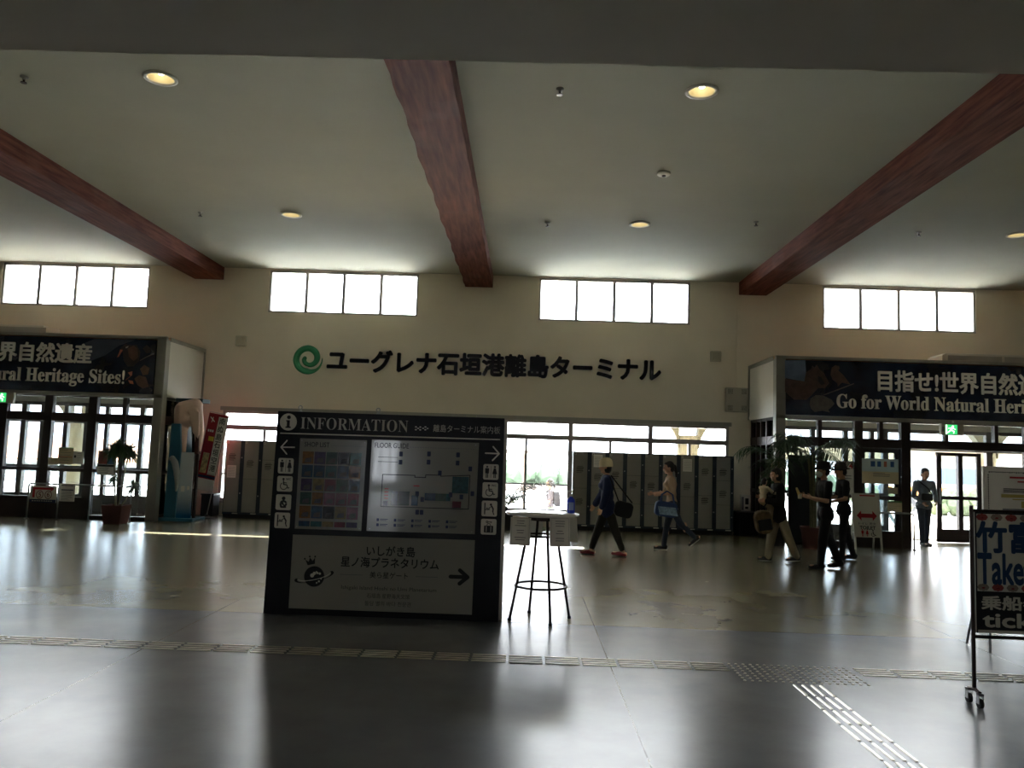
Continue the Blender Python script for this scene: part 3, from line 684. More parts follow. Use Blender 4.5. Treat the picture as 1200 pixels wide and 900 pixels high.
# ============================================================ INFORMATION BOARD
IB = thing('information_board', 'large black information board with floor guide and planetarium panel', 'information board', (-1.365, 8.01, 0))
FY = 7.95
def Q(px, py): p = at(px, py, FY); return p.x+1.365, p.z
YF = -.06
b = BM(); prism(b, [(-1.165, 0), (1.155, 0), (1.15, 2.0), (-1.135, 2.0)], -.06, .05); obj('board_body', b, M_board, IB, bevel=.004)
b = BM(); prism(b, [(-1.15, 0), (1.185, 0), (1.18, 1.99), (-1.12, 1.99)], .05, .12); obj('back_panel', b, M_white, IB)
for px in (350, 442):
    x, z = Q(px, 482); b = BM(); lathe(b, [(.02, 2.0), (.02, 2.012), (.01, 2.014), (.01, 2.03)], 14, c=(x, .0, 0)); ring(b, (x, 0, 2.045), .018, .006, 16, 6, 'y'); obj('lifting_eye', b, M_steel, IB)
x, z = Q(552, 489); b = BM(); box(b, x-.05, x+.05, -.03, .03, 2.0, 2.022); obj('paper_tag', b, mat('tag_beige', S('a9a48c'), .7), IB)
T0 = YF-.0025
x, z = Q(338, 494.5); b = BM(); fdisc(b, x, z, .086, y=T0, n=40); o = obj('info_badge', b, M_print, IB)
b = BM(); fdisc(b, x+.004, z+.047, .019, y=T0-.002); fpoly(b, [(x-.022, z+.018), (x+.016, z+.018), (x+.016, z-.046), (x+.028, z-.046), (x+.028, z-.06), (x-.026, z-.06), (x-.026, z-.046), (x-.014, z-.046), (x-.014, z+.006), (x-.022, z+.006)], T0-.002); obj('pictogram', b, M_ink, o)
xa, za = Q(352.5, 496); xb, zb = Q(478.5, 498.3)
text('lettering', 'INFORMATION', mat('sign_silver', S('b9b6aa'), .4), IB, (xa+xb)/2, (za+zb)/2-.004, y=T0, width=xb-xa, height=.118, serif=True, offset=-.0075)
b = BM()
for cx, kind in ((490, 0), (498.5, 1)):
    x, z = Q(cx, 502)
    for i in (-1, 0, 1):
        for j in (-1, 0, 1):
            if (abs(i)+abs(j)) in ((0, 2) if kind == 0 else (1,)): fdisc(b, x+i*.022, z+j*.014, .011, .007, y=T0, n=10)
obj('ornament', b, M_print, IB)
xa, za = Q(508, 502); xb, zb = Q(586.3, 504)
text('lettering', '離島ターミナル案内板', mat('sign_silver', S('b9b6aa')), IB, (xa+xb)/2, (za+zb)/2, y=T0, width=xb-xa, height=.073, bold=.006)
b = BM(); fbar(b, Q(329, 507.6), Q(585.6, 515.2), .012, T0); obj('rule_line', b, M_print, IB)
for pts in (((329.5, 524), (345, 524.2), (336.5, 516.2), (336, 532)), ((585, 531.7), (569, 531), (578, 523.5), (577.2, 539.5))):
    b = BM(); tip, tail, u_, d_ = [Q(*p) for p in pts]
    for p in (tail, u_, d_): fbar(b, tip, p, .014, T0)
    obj('arrow', b, M_print, IB)
def figure(b, k, cx, cz, s, y):
    P = lambda x, z: (cx+x*s, cz+z*s)
    if k == 'restroom':
        for sx, fem in ((-.27, 0), (.27, 1)):
            fdisc(b, *P(sx, .36), .07*s, y=y, n=14)
            if fem: fpoly(b, [P(sx-.07, .26), P(sx+.07, .26), P(sx+.17, -.14), P(sx-.17, -.14)], y); frect(b, cx+(sx-.08)*s, cx+(sx-.015)*s, cz-.42*s, cz-.1*s, y); frect(b, cx+(sx+.015)*s, cx+(sx+.08)*s, cz-.42*s, cz-.1*s, y)
            else: fpoly(b, [P(sx-.14, .26), P(sx+.14, .26), P(sx+.13, -.1), P(sx+.08, -.1), P(sx+.08, -.42), P(sx+.015, -.42), P(sx+.015, -.1), P(sx-.015, -.1), P(sx-.015, -.42), P(sx-.08, -.42), P(sx-.08, -.1), P(sx-.13, -.1)], y)
        frect(b, cx-.012*s, cx+.012*s, cz-.42*s, cz+.42*s, y)
    elif k == 'wheelchair':
        fdisc(b, *P(-.1, .33), .08*s, y=y, n=14); fbar(b, P(-.1, .22), P(-.07, -.05), .08*s, y); fbar(b, P(-.08, .08), P(.12, .06), .06*s, y); fbar(b, P(-.07, -.05), P(.15, -.07), .08*s, y); fbar(b, P(.15, -.07), P(.24, -.3), .07*s, y); fbar(b, P(.24, -.3), P(.32, -.27), .06*s, y)
        farc(b, *P(-.06, -.16), .24*s, .055*s, 120, 345, y)
        text_bm(b, 'WC', *P(.25, .33), width=.36*s, y=y, bold=.02)
    elif k == 'nursery':
        fdisc(b, *P(0, .27), .13*s, y=y, n=18); farc(b, *P(0, -.12), .2*s, .14*s, 20, 160, y); fbar(b, P(-.2, -.12), P(-.16, -.3), .14*s, y); fbar(b, P(.2, -.12), P(.1, -.32), .13*s, y); fbar(b, P(-.15, -.33), P(.15, -.33), .13*s, y); fdisc(b, *P(-.06, -.08), .085*s, y=y, n=14); fbar(b, P(-.02, -.17), P(.12, -.24), .1*s, y)
    elif k == 'changing':
        frect(b, cx-.36*s, cx-.28*s, cz-.4*s, cz+.4*s, y); frect(b, cx-.28*s, cx+.02*s, cz-.1*s, cz-.04*s, y); fdisc(b, *P(-.17, .02), .05*s, y=y, n=12); fbar(b, P(-.1, .0), P(.02, .0), .05*s, y)
        fdisc(b, *P(.1, .28), .08*s, y=y, n=14); fbar(b, P(.15, .18), P(.27, -.02), .1*s, y); fbar(b, P(.14, .15), P(-.02, .05), .05*s, y); fbar(b, P(.27, -.02), P(.25, -.2), .09*s, y); fbar(b, P(.25, -.2), P(.32, -.4), .07*s, y)
    elif k == 'locker':
        farc(b, *P(-.12, .33), .06*s, .05*s, 0, 360, y); frect(b, cx-.06*s, cx+.22*s, cz+.305*s, cz+.355*s, y); frect(b, cx+.14*s, cx+.18*s, cz+.25*s, cz+.33*s, y)
        fpoly(b, rrect(cx-.32*s, cx+.32*s, cz-.4*s, cz+.08*s, .05*s), y); farc(b, *P(0, .1), .12*s, .05*s, 0, 180, y)
def plate_icon(px, py, kind):
    x, z = Q(px, py); s = .077
    b = BM(); fpoly(b, rrect(x-s, x+s, z-s, z+s, .018), T0); o = obj('icon_plate', b, M_print, IB)
    b = BM(); figure(b, kind, x, z, .142, T0-.002); obj('pictogram', b, M_ink, o)
    if kind == 'locker':
        b = BM(); frect(b, x-.026, x-.02, z-.05, z+.005, T0-.004); frect(b, x+.02, x+.026, z-.05, z+.005, T0-.004); obj('strap_lines', b, M_print, o)
for p, k in zip(((335, 545.9), (333.8, 566.9), (332.3, 588.5), (330.8, 609.8)), ('restroom', 'wheelchair', 'nursery', 'changing')): plate_icon(*p, k)
for p, k in zip(((575.3, 553.1), (574.4, 574.4), (573.5, 596), (572.6, 617.3)), ('restroom', 'wheelchair', 'changing', 'locker')): plate_icon(*p, k)
M_pan = mat('acrylic_print', S('8f8e85'), .18, bump=.06, bscale=1.6, coat=.9)
PC = [mat('tile_'+n, S(c, .45), .2, var=.35, scale=26, coat=.9) for n, c in (('orange', 'b07a3a'), ('purple', '5b4a78'), ('green', '3f6b5a'), ('blue', '2f5f86'), ('red', '8c3440'), ('sand', 'b49a62'), ('pink', '9a5570'), ('teal', '3c7f86'), ('dark', '2b3442'), ('rose', 'a03b52'))]
def panel(name, c, m, th=.008):
    pts = [Q(*p) for p in c]; b = BM(); prism(b, pts, YF-th, YF); return obj(name, b, m, IB, bevel=.002), pts
sp, pts = panel('shop_list_panel', ((345.5, 619.4), (423.5, 622), (430.4, 516), (352, 513.5)), M_pan)
yS = YF-.0105
def bil(pts, u, v):
    (a, b_, c, d) = [Vector(p) for p in pts]; return (a*(1-u)+b_*u)*(1-v)+(d*(1-u)+c*u)*v
p = bil(pts, .26, .935); text('lettering', 'SHOP LIST', M_ink, sp, p.x, p.y, y=yS, width=.25, height=.048, bold=.01)
b = BM()
for k in range(16): q = bil(pts, .47+k*.032, .925); frect(b, q.x, q.x+.013, q.y, q.y+.006, yS)
obj('dotted_rule', b, M_gink, sp)
order = [0, 1, 2, 8, 7, 3, 3, 7, 3, 0, 1, 5, 4, 2, 3, 2, 0, 6, 9, 9, 0, 3, 8, 5, 6]
b = BM(); cap = BM()
for r_ in range(5):
    for c_ in range(5):
        u0, u1 = .055+c_*.178, .055+c_*.178+.166; v1 = .855-r_*.15; v0 = v1-.135
        q = [bil(pts, u, v) for u, v in ((u0, v0), (u1, v0), (u1, v1), (u0, v1))]
        b = fpoly(BM(), q, yS, mi=0)
        q = [bil(pts, u, v) for u, v in ((u0+.03, v0+.015), (u1-.03, v0+.015), (u1-.03, v0+.07), (u0+.05, v0+.06))]
        fpoly(b, q, yS-.001, mi=1); obj('picture_tile', b, [PC[order[r_*5+c_]], mat('tile_subject', S('3a3434'), .3, var=.6, scale=30, coat=.8)], sp)
b = BM()
for c_, mi in enumerate((3, 7, 5, 9, 1)):
    q = [bil(pts, u, v) for u, v in ((.055+c_*.178, .03), (.221+c_*.178, .03), (.221+c_*.178, .088), (.055+c_*.178, .088))]; fpoly(b, q, yS, mi)
obj('footer_tiles', b, PC, sp)
def screws(root, pts):
    for u, v in ((.03, .025), (.97, .025), (.97, .975), (.03, .975)):
        q = bil(pts, u, v); b = BM(); ball(b, (q.x, yS, q.y), (.007, .004, .007), sub=1); obj('corner_screw', b, M_steel, root)
screws(sp, pts)
fg, pts = panel('floor_guide_panel', ((429.5, 622), (556.4, 626), (561.5, 519), (436, 515)), M_pan)
p = bil(pts, .19, .94); text('lettering', 'FLOOR GUIDE', M_ink, fg, p.x, p.y, y=yS, width=.34, height=.05, bold=.01)
b = BM()
for k in range(26): q = bil(pts, .36+k*.0235, .925); frect(b, q.x, q.x+.014, q.y, q.y+.006, yS)
obj('dotted_rule', b, M_gink, fg)
b = BM()
poly = [(.12, .27), (.12, .62), (.42, .62), (.42, .60), (.52, .60), (.52, .63), (.66, .63), (.66, .62), (.93, .64), (.93, .27)]
for a, c in zip(poly, poly[1:]+poly[:1]): fbar(b, bil(pts, *a), bil(pts, *c), .008, yS)
fbar(b, bil(pts, .07, .76), bil(pts, .25, .76), .005, yS); fbar(b, bil(pts, .07, .81), bil(pts, .25, .81), .005, yS)
obj('plan_outline', b, M_ink, fg)
b = BM()
for u0, u1, v0, v1, mi in ((.21, .27, .29, .44, 3), (.27, .38, .29, .44, 2), (.40, .46, .29, .40, 3), (.52, .62, .35, .43, 3), (.62, .72, .35, .43, 2), (.72, .76, .35, .43, 7), (.77, .92, .44, .62, 7), (.14, .18, .28, .33, 1), (.78, .86, .28, .35, 9)):
    obj('plan_area', fpoly(BM(), [bil(pts, u, v) for u, v in ((u0, v0), (u1, v0), (u1, v1), (u0, v1))], yS-.001), PC[mi], fg)
b = BM()
for u, v in ((.28, .85), (.28, .76), (.54, .86), (.54, .77), (.81, .86), (.81, .77), (.93, .71), (.65, .655), (.45, .42), (.5, .36), (.76, .42), (.86, .40), (.46, .22), (.5, .22), (.96, .44)):
    q = bil(pts, u, v); obj('plan_icon', fpoly(BM(), rrect(q.x-.018, q.x+.018, q.y-.024, q.y+.024, .006), yS-.0015), M_navy, fg)
b = BM(); 
for i in range(5):
    for j in range(2):
        q = bil(pts, .10+i*.16, .125-j*.055); fpoly(b, rrect(q.x-.012, q.x+.012, q.y-.014, q.y+.014, .004), yS)
        frect(b, q.x+.022, q.x+.1, q.y+.004, q.y+.01, yS); frect(b, q.x+.022, q.x+.085, q.y-.008, q.y-.003, yS)
obj('legend', b, M_navy, fg); screws(fg, pts)
b = BM()
for k in range(5): q = bil(pts, .165, .46-k*.035); frect(b, q.x-.02, q.x+.02, q.y, q.y+.008, yS)
q = bil(pts, .44, .5); frect(b, q.x-.03, q.x+.03, q.y, q.y+.01, yS); obj('red_labels', b, M_red, fg)
pl, pts = panel('planetarium_panel', ((338.2, 712.6), (553, 720.4), (556.6, 633), (343.4, 626.4)), mat('matte_panel', S('97958a'), .45, spec=.3), .005)
yP = YF-.0075
def pt(body, pxa, pxb, py, h, **k):
    xa, za = Q(pxa, py-.5); xb, zb = Q(pxb, py+.5); text('lettering', body, k.pop('m', M_ink), pl, (xa+xb)/2, (za+zb)/2, y=yP, width=xb-xa, height=h, **k)
pt('いしがき島', 430, 486.5, 646, .098, bold=.016); pt('星ノ海プラネタリウム', 399.8, 514.2, 659.6, .098, bold=.018); pt('美ら星ゲート', 433.5, 478, 674.2, .062, bold=.006)
pt('Ishigaki Island Hoshi no Umi Planetarium', 400, 511.5, 690.5, .047, m=M_dink); pt('石垣岛 星野海天文馆', 430, 480, 698.6, .046, m=M_dink); pt('돌담 별의 바다 천문관', 427.5, 482, 707.6, .046, m=M_dink)
b = BM(); fbar(b, Q(399, 673), Q(425, 673.8), .005, yP); fbar(b, Q(487.5, 675.6), Q(513, 676.4), .005, yP); obj('side_rules', b, M_gink, pl)
b = BM(); tip = Q(548, 676.3); fbar(b, Q(528, 675.6), tip, .038, yP)
for q in ((539, 668.2), (538.5, 683.8)): fbar(b, tip, Q(*q), .038, yP)
obj('arrow', b, M_ink, pl)
x, z = Q(368.4, 675.4); b = BM(); fdisc(b, x, z, .1, y=yP, n=40)
for k in range(3):
    px, pz = x-.055+k*.05-.01, z+.155
    a = R(12)
def rot(px, pz, a=R(14)): dx, dz = px, pz; return (x-.035+dx*math.cos(a)-dz*math.sin(a), z+.115+dx*math.sin(a)+dz*math.cos(a))
fpoly(b, [rot(-.036, 0), rot(.036, 0), rot(.05, .06), rot(.02, .032), rot(0, .07), rot(-.02, .032), rot(-.05, .06)], yP)
for p in ((.052, .068), (0, .08), (-.052, .068)): fdisc(b, *rot(*p), .009, y=yP, n=10)
N_ = 40
for k in range(N_):
    def el(t, s): e = R(-150+300*t+180-90-30); return (x+s*.187*math.cos(e)*math.cos(R(14))-s*.05*math.sin(e)*math.sin(R(14)), z+s*.187*math.cos(e)*math.sin(R(14))+s*.05*math.sin(e)*math.cos(R(14)))
    t0, t1 = k/N_, (k+1)/N_
    def e2(t, s):
        e = R(160+220*t); wd = 1+s*(.012+.06*abs(math.cos(e))); return (x+wd*.185*math.cos(e)*.97-wd*.048*math.sin(e)*.24, z+wd*.185*math.cos(e)*.24+wd*.048*math.sin(e)*.97)
    fpoly(b, [e2(t0, -1), e2(t1, -1), e2(t1, 1), e2(t0, 1)], yP-.0012)
obj('planet_emblem', b, M_ink, pl)
b = BM()
for k in range(N_):
    t0, t1 = k/N_, (k+1)/N_
    def e3(t, o_): e = R(185+170*t); return (x+.165*math.cos(e)*.97-(.04)*math.sin(e)*.24, z+.165*math.cos(e)*.24+.04*math.sin(e)*.97+o_)
    fpoly(b, [e3(t0, .006), e3(t1, .006), e3(t1, .013), e3(t0, .013)], yP-.002)
for dx, dz, r_ in ((-.02, .01, .02), (.0, .03, .016), (.03, .035, .012), (.055, .03, .012), (.05, -.045, .01), (.028, -.06, .008), (.02, .045, .008), (.07, -.02, .007)): fdisc(b, x+dx, z+dz, r_, y=yP-.0022, n=12)
obj('planet_highlights', b, M_print, pl)

# ============================================================ HIGH TABLE
TX, TY = .20, 8.16
root = thing('high_table', 'round white-topped standing table on dark splayed legs with ring footrest', 'table', (TX, TY, 0))
b = BM(); lathe(b, [(.0, 1.035), (.34, 1.035), (.365, 1.04), (.375, 1.05), (.372, 1.062), (.0, 1.066)], 56, cap=False); obj('tabletop', b, mat('table_white', S('e8e6e0'), .12), root, smooth=True)
b = BM(); lathe(b, [(.13, .985), (.13, 1.035)], 24); box(b, -.06, .06, -.15, .15, .995, 1.035); obj('mounting_plate', b, M_dsteel, root)
for a in (199, 19, -71, 109):
    b = BM(); c, s = math.cos(R(a)), math.sin(R(a)); rf = .32 if a != -71 else .30
    tube(b, [(c*.135, s*.135, 1.035), (c*.15, s*.15, .90), (c*rf, s*rf, .008)], .014, 10); o = obj('leg', b, M_dsteel, root, smooth=True)
    b = BM(); lathe(b, [(.019, 0), (.019, .025)], 12, c=(c*rf, s*rf, 0)); obj('foot_cap', b, M_blackm, o)
b = BM(); ring(b, (0, 0, .335), .262, .012, 48); obj('footrest_ring', b, M_dsteel, root, smooth=True)
b = BM(); ring(b, (0, 0, .835), .168, .010, 40); obj('upper_ring', b, M_dsteel, root, smooth=True)
def hang(px, py0, py1, Y, w, tilt, label):
    a = at(px, py0, Y); c = at(px, py1, Y); root = thing('hanging_notice', label, 'notice', (a.x, Y, a.z), R(tilt), group='notices hung around the high table'); h = a.z-c.z
    b = BM(); mx = Matrix.Rotation(R(-5), 4, 'X'); box(b, -w/2, w/2, -.004, .0, -h, 0, mx); obj('sheet', b, M_paper, root)
    b = BM()
    for z in (.02, .98):
        frect(b, -w/2+.014, w/2-.014, -h*z-.001, -h*z+.001, -.0055)
    frect(b, -w/2+.013, -w/2+.015, -h*.98, -h*.02, -.0055); frect(b, w/2-.015, w/2-.013, -h*.98, -h*.02, -.0055)
    random.seed(int(px))
    for k in range(9):
        if k in (3, 6): continue
        l = random.uniform(.4, .85)*(w-.07); frect(b, -l/2, l/2, -h*(.12+k*.085)-.003, -h*(.12+k*.085)+.003, -.0055)
    for v in b.verts: v.co = mx @ v.co
    obj('printed_lines', b, M_gink, root)
hang(610.5, 606.5, 639, 7.85, .20, -8, 'white printed notice hanging at the front left of the high table')
hang(656.3, 607, 640.5, 7.83, .20, 8, 'white printed notice hanging at the front right of the high table')
hang(627, 608, 631, 8.50, .17, 190, 'white printed notice hanging at the back of the high table, left of its middle')
hang(669, 606, 635, 8.32, .17, 130, 'white printed notice hanging at the right rear edge of the high table')
p = at(670.5, 603, 8.2); root = thing('sanitizer_bottle', 'blue pump sanitizer bottle standing on the right edge of the high table', 'bottle', (p.x-.015, 8.2, 1.066)); b = BM()
lathe(b, [(.0, 0), (.036, 0), (.04, .006), (.04, .12), (.036, .14), (.016, .158), (.016, .17), (0, .17)], 24, cap=False); obj('bottle_body', b, mat('bottle_blue', S('2a3fd0'), .15, spec=.6), root, smooth=True)
b = BM(); lathe(b, [(.018, .168), (.018, .19), (.006, .192), (.006, .215)], 14); box(b, -.035, .012, -.008, .008, .213, .226); obj('pump_head', b, M_print, root)
b = BM(); frect(b, -.026, .026, .03, .11, -.0405); obj('label', b, mat('label_pale', S('7f8fd0'), .4), root)

# ============================================================ LOCKERS
M_lock = mat('locker_door', S('8f8d84'), .45, .1, var=.03); M_lframe = mat('locker_frame', S('2b3440'), .45, .2)
def locker(x, Y, label, splits, texts, note, group, w=.40):
    root = thing('coin_locker', label, 'locker', (x, Y, 0), 0, group); H = 1.75; z0 = .12
    b = BM(); box(b, 0, w, 0, .48, z0, H); box(b, w-.075, w, -.012, 0, z0, H); box(b, 0, .012, -.012, 0, z0, H); box(b, 0, w, -.012, 0, H-.015, H); obj('carcass', b, M_lframe, root)
    b = BM(); box(b, 0, w, .03, .46, 0, z0); obj('plinth', b, M_blackm, root)
    b = BM(); box(b, .0, w, -.02, .03, .085, z0+.005); obj('kick_rail', b, M_lframe, root); b = BM(); frect(b, w*.55, w*.85, .095, .115, -.0215); obj('base_label', b, M_print, root)
    zs = [z0+.01]+sorted(splits)+[H-.018]
    for za, zb in zip(zs, zs[1:]):
        b = BM(); box(b, .016, w-.08, -.018, 0, za+.003, zb-.003); d = obj('door', b, M_lock, root, bevel=.003)
        for tz in texts:
            if za < tz < zb:
                b = BM()
                for k, (dx, l) in enumerate(((.02, .12), (0, .16), (0, .14), (0, .15), (0, .12))):
                    frect(b, .08+dx, .08+dx+l, tz-.035*k-.008, tz-.035*k+.008-(.006 if k in (0, 4) else 0), -.0195)
                obj('printed_instructions', b, M_ink, d)
        b = BM(); lathe(b, [(.014, 0), (.014, .008)], 12)
        zc_ = (za+zb)/2
        for v in b.verts: v.co = Vector((w-.04+v.co.x, -.012-v.co.z, v.co.y+zc_))
        obj('lock', b, M_steel, d)
    b = BM(); frect(b, .03, .07, H-.075, H-.03, -.0195); obj('number_plate', b, M_print, root)
    b = BM(); frect(b, .042, .058, H-.067, H-.038, -.0205); obj('number', b, M_ink, root)
    if note is not None:
        b = BM(); box(b, .06, .26, -.0205, -.018, note-.14, note+.14); o = obj('notice_sheet', b, M_paper, root)
        b = BM()
        for k in range(8): frect(b, .08, .24, note+.1-k*.028, note+.105-k*.028, -.0215)
        obj('printed_lines', b, M_gink, o)
GR = 'grey coin lockers under the long window, right bank'
spec = [([.93], (1.42, .70), None, 'first locker column at the left end of the right bank'), ([1.0, .55], (1.26,), 1.55, 'second locker column of the right bank, with a white notice near its top'),
        ([.95], (1.32,), None, 'third locker column of the right bank, behind the person in the cream hat'), ([1.25, .62], (1.12,), None, 'fourth locker column of the right bank, right of the cream hat'),
        ([1.25, .62], (1.10,), None, 'fifth locker column, in the middle of the right bank'), ([.95], (1.36,), None, 'sixth locker column, behind the person with the blue and white bag'),
        ([.82], (1.12,), 1.52, 'seventh locker column, white notice at its top, right of the ponytailed person'), ([.86], (1.46, .82), None, 'eighth locker column, last but one in the right bank'), ([1.2, .66], (1.46, .98), None, 'ninth locker column at the right end of the right bank')]
for i, (sps, tx, nt, lab) in enumerate(spec):
    locker(1.09+i*.4, 17.97, 'grey coin '+lab, sps, tx, nt, GR)
GL2 = 'grey coin lockers left of the information board'
for i, (sps, tx, nt, lab) in enumerate((([.98], (1.44,), 1.04, 'grey locker column at the left end of the left bank, with a notice sheet'), ([.88], (1.30,), None, 'grey locker column in the middle of the left bank'), ([1.32, .88], (1.25,), None, 'grey locker column next to the left edge of the information board'))):
    locker(-6.78+i*.415, 17.97, lab, sps, tx, nt, GL2, .415)

# ============================================================ TACTILE PAVING
M_bar = mat('tactile_metal', S('cac5ba'), .3, .75); M_barb = mat('tactile_brass', S('a8915c'), .35, .8)
def bar_mesh(L_, wd=.022, h=.006):
    b = BM(); pts = rrect(-L_/2, L_/2, -wd/2, wd/2, wd*.45, 3)
    lo = [b.verts.new((x, z, 0)) for x, z in pts]; hi = [b.verts.new((x*.985, z*.75, h)) for x, z in pts]; n = len(pts)
    b.faces.new(hi)
    for i in range(n): b.faces.new((lo[i], lo[(i+1) % n], hi[(i+1) % n], hi[i]))
    me = bpy.data.meshes.new('guide_bar'); b.to_mesh(me); b.free(); return me
def strip(label, x0, x1, y0, y1, along, m, limit=100, skip=None):
    root = thing('tactile_guide_strip', label, 'tactile paving', ((x0+x1)/2, (y0+y1)/2, 0)); me = bar_mesh(.275); me.materials.append(m)
    L_, W = (x1-x0, y1-y0) if along == 'x' else (y1-y0, x1-x0); n = round(L_/.3); k = 0; rest = []
    for i in range(n):
        for j in range(4):
            u = -L_/2+(i+.5)*L_/n; v = -W/2+(j+.5)*W/4
            loc = (u, v, 0) if along == 'x' else (v, u, 0)
            o = bpy.data.objects.new('guide_bar', me); COL.objects.link(o); o.parent = root; o.location = loc; o.rotation_euler = (0, 0, 0 if along == 'x' else PI/2)
    return root
strip('metal tactile guide bars running left across the floor in front of the information board', -5.7, 1.68, 6.44, 6.70, 'x', M_bar)
strip('metal tactile guide bars running right from the dotted block, behind the ticket stand', 2.7, 5.4, 6.44, 6.70, 'x', M_bar)
strip('metal tactile guide bars running from the dotted block towards the viewer', 2.03, 2.29, 3.45, 6.15, 'y', M_bar)
root = thing('tactile_dot_block', 'block of raised metal dots where the tactile guide strips meet', 'tactile paving', (2.18, 6.44, 0))
b = BM(); lathe(b, [(.013, 0), (.012, .004), (.008, .006)], 10); me = bpy.data.meshes.new('stud'); b.to_mesh(me); b.free(); me.materials.append(M_bar)
extra = BM()
for j in range(8):
    for i in range(17):
        x, y = -.465+i*.058, -.24+j*.068
        if j*17+i < 100:
            o = bpy.data.objects.new('stud', me); COL.objects.link(o); o.parent = root; o.location = (x, y, 0)
        else: lathe(extra, [(.013, 0), (.012, .004), (.008, .006)], 10, c=(x, y, 0))
o = obj('studs_far', extra, M_bar, root); o['kind'] = 'stuff'; o.name = 'stud_rows'

# ============================================================ STANDS AND SIGNS
# ticket stand at the right edge
TS = thing('ticket_stand', 'wheeled white and black ticket sign stand with blue island name at the right edge', 'sign stand', (3.67, 5.80, 0)); TW = .46
b = BM()
for s in (-1, 1): tube(b, [(s*TW, 0, .10), (s*TW, 0, 1.39)], .014, 10)
tube(b, [(-TW, 0, .47), (TW, 0, .47)], .012, 8); tube(b, [(-TW, 0, 1.352), (TW, 0, 1.352)], .012, 8)
for s in (-1, 1): tube(b, [(s*TW, -.07, .10), (s*TW, .0, .115), (s*TW, .07, .10)], .013, 8)
obj('frame', b, M_dsteel, TS)
for s in (-1, 1):
    for y in (-.07, .07):
        b = BM(); tube(b, [(s*TW-.012, y, .032), (s*TW+.012, y, .032)], .032, 18); o = obj('caster', b, M_blackm, TS); b = BM(); box(b, s*TW-.018, s*TW-.014, y-.018, y+.018, .03, .1); box(b, s*TW+.014, s*TW+.018, y-.018, y+.018, .03, .1); box(b, s*TW-.018, s*TW+.018, y-.018, y+.018, .085, .1); obj('caster_fork', b, M_steel, o)
b = BM(); box(b, -TW+.016, TW-.016, -.014, .014, .50, 1.345); obj('panel', b, M_print, TS)
b = BM(); frect(b, -TW+.016, TW-.016, .522, .79, -.0155); frect(b, -TW+.016, TW-.016, 1.334, 1.345, -.0155); frect(b, -TW+.016, -TW+.026, .50, 1.345, -.0155); frect(b, TW-.026, TW-.016, .50, 1.345, -.0155); obj('black_band', b, M_ink, TS)
M_tblue = mat('ticket_blue', S('1b4067'), .45)
yT = -.0165
def tx(px): return at(px, 650, 5.785).x-3.67
text('lettering', '竹富島', M_tblue, TS, -.434+.325, 1.172, y=yT, width=.65, height=.212, bold=.035)
text('lettering', 'Taketomi', M_tblue, TS, -.428+.31, .948, y=yT, width=.62, height=.205, bold=.03)
text('lettering', '乗船券', M_print, TS, -.407+.215, .712, y=yT-.001, width=.43, height=.095, bold=.03)
text('lettering', 'ticket', M_print, TS, -.398+.26, .592, y=yT-.001, width=.52, height=.095, bold=.028)
for k in range(8):
    for z in (1.31, .818):
        x = -TW+.066+k*.103; b = BM()
        for q in range(8): fdisc(b, x+.026*math.cos(2*PI*q/8), z+.013*math.sin(2*PI*q/8), .016, .013, y=yT-.0002*q, n=12)
        fdisc(b, x, z-.004, .012, .006, y=yT-.003, n=10, mi=1)
        obj('flower_print', b, [mat('flower_red', S('9c4640'), .6) if (k+(z < 1)) % 2 == 0 else mat('flower_tan', S('8f8175'), .6), mat('flower_core', S('7e2a2c'), .6)], TS)
# paper board behind
PB = thing('poster_stand', 'tall poster stand with a bordered paper notice behind the ticket stand', 'sign stand', (4.66, 7.4, 0))
b = BM(); box(b, -.46, .46, -.012, .012, 1.02, 1.68); obj('board', b, M_white, PB)
b = BM(); box(b, -.43, .43, -.016, -.012, 1.06, 1.65); pb = obj('paper_sheet', b, M_paper, PB)
b = BM()
for k in range(40):
    for z in (1.628, 1.085): frect(b, -.41+k*.0205, -.41+k*.0205+.014, z-.006+.002*(k % 3), z+.006, -.0175)
for k in range(24):
    for x in (-.415, .405): frect(b, x-.004, x+.006, 1.10+k*.0215, 1.112+k*.0215, -.0175)
for k in range(3): frect(b, -.28, .3, 1.475-k*.014, 1.483-k*.014, -.0175)
obj('printed_border', b, M_ink, pb)
b = BM(); frect(b, -.22, .3, 1.575, 1.592, -.0175); frect(b, -.15, .2, 1.54, 1.552, -.0175); obj('red_heading', b, M_red, pb)
b = BM(); frect(b, -.3, .36, 1.4, 1.43, -.0175); frect(b, -.12, .33, 1.31, 1.37, -.0175); frect(b, -.2, .3, 1.38, 1.39, -.0175); obj('yellow_bands', b, mat('print_yellow', S('b3a35a'), .6), pb)
b = BM(); frect(b, -.29, .36, 1.13, 1.30, -.0175); obj('map_print', b, mat('print_map', S('8f9097'), .6, var=.4, scale=18), pb)
b = BM()
for s in (-1, 1): tube(b, [(s*.40, .015, 1.05), (s*.44, -.04, .01)], .011, 8); tube(b, [(s*.40, .02, 1.05), (s*.44, .34, .01)], .011, 8)
tube(b, [(-.42, -.01, .5), (.42, -.01, .5)], .009, 8); obj('easel_legs', b, M_steel, PB)

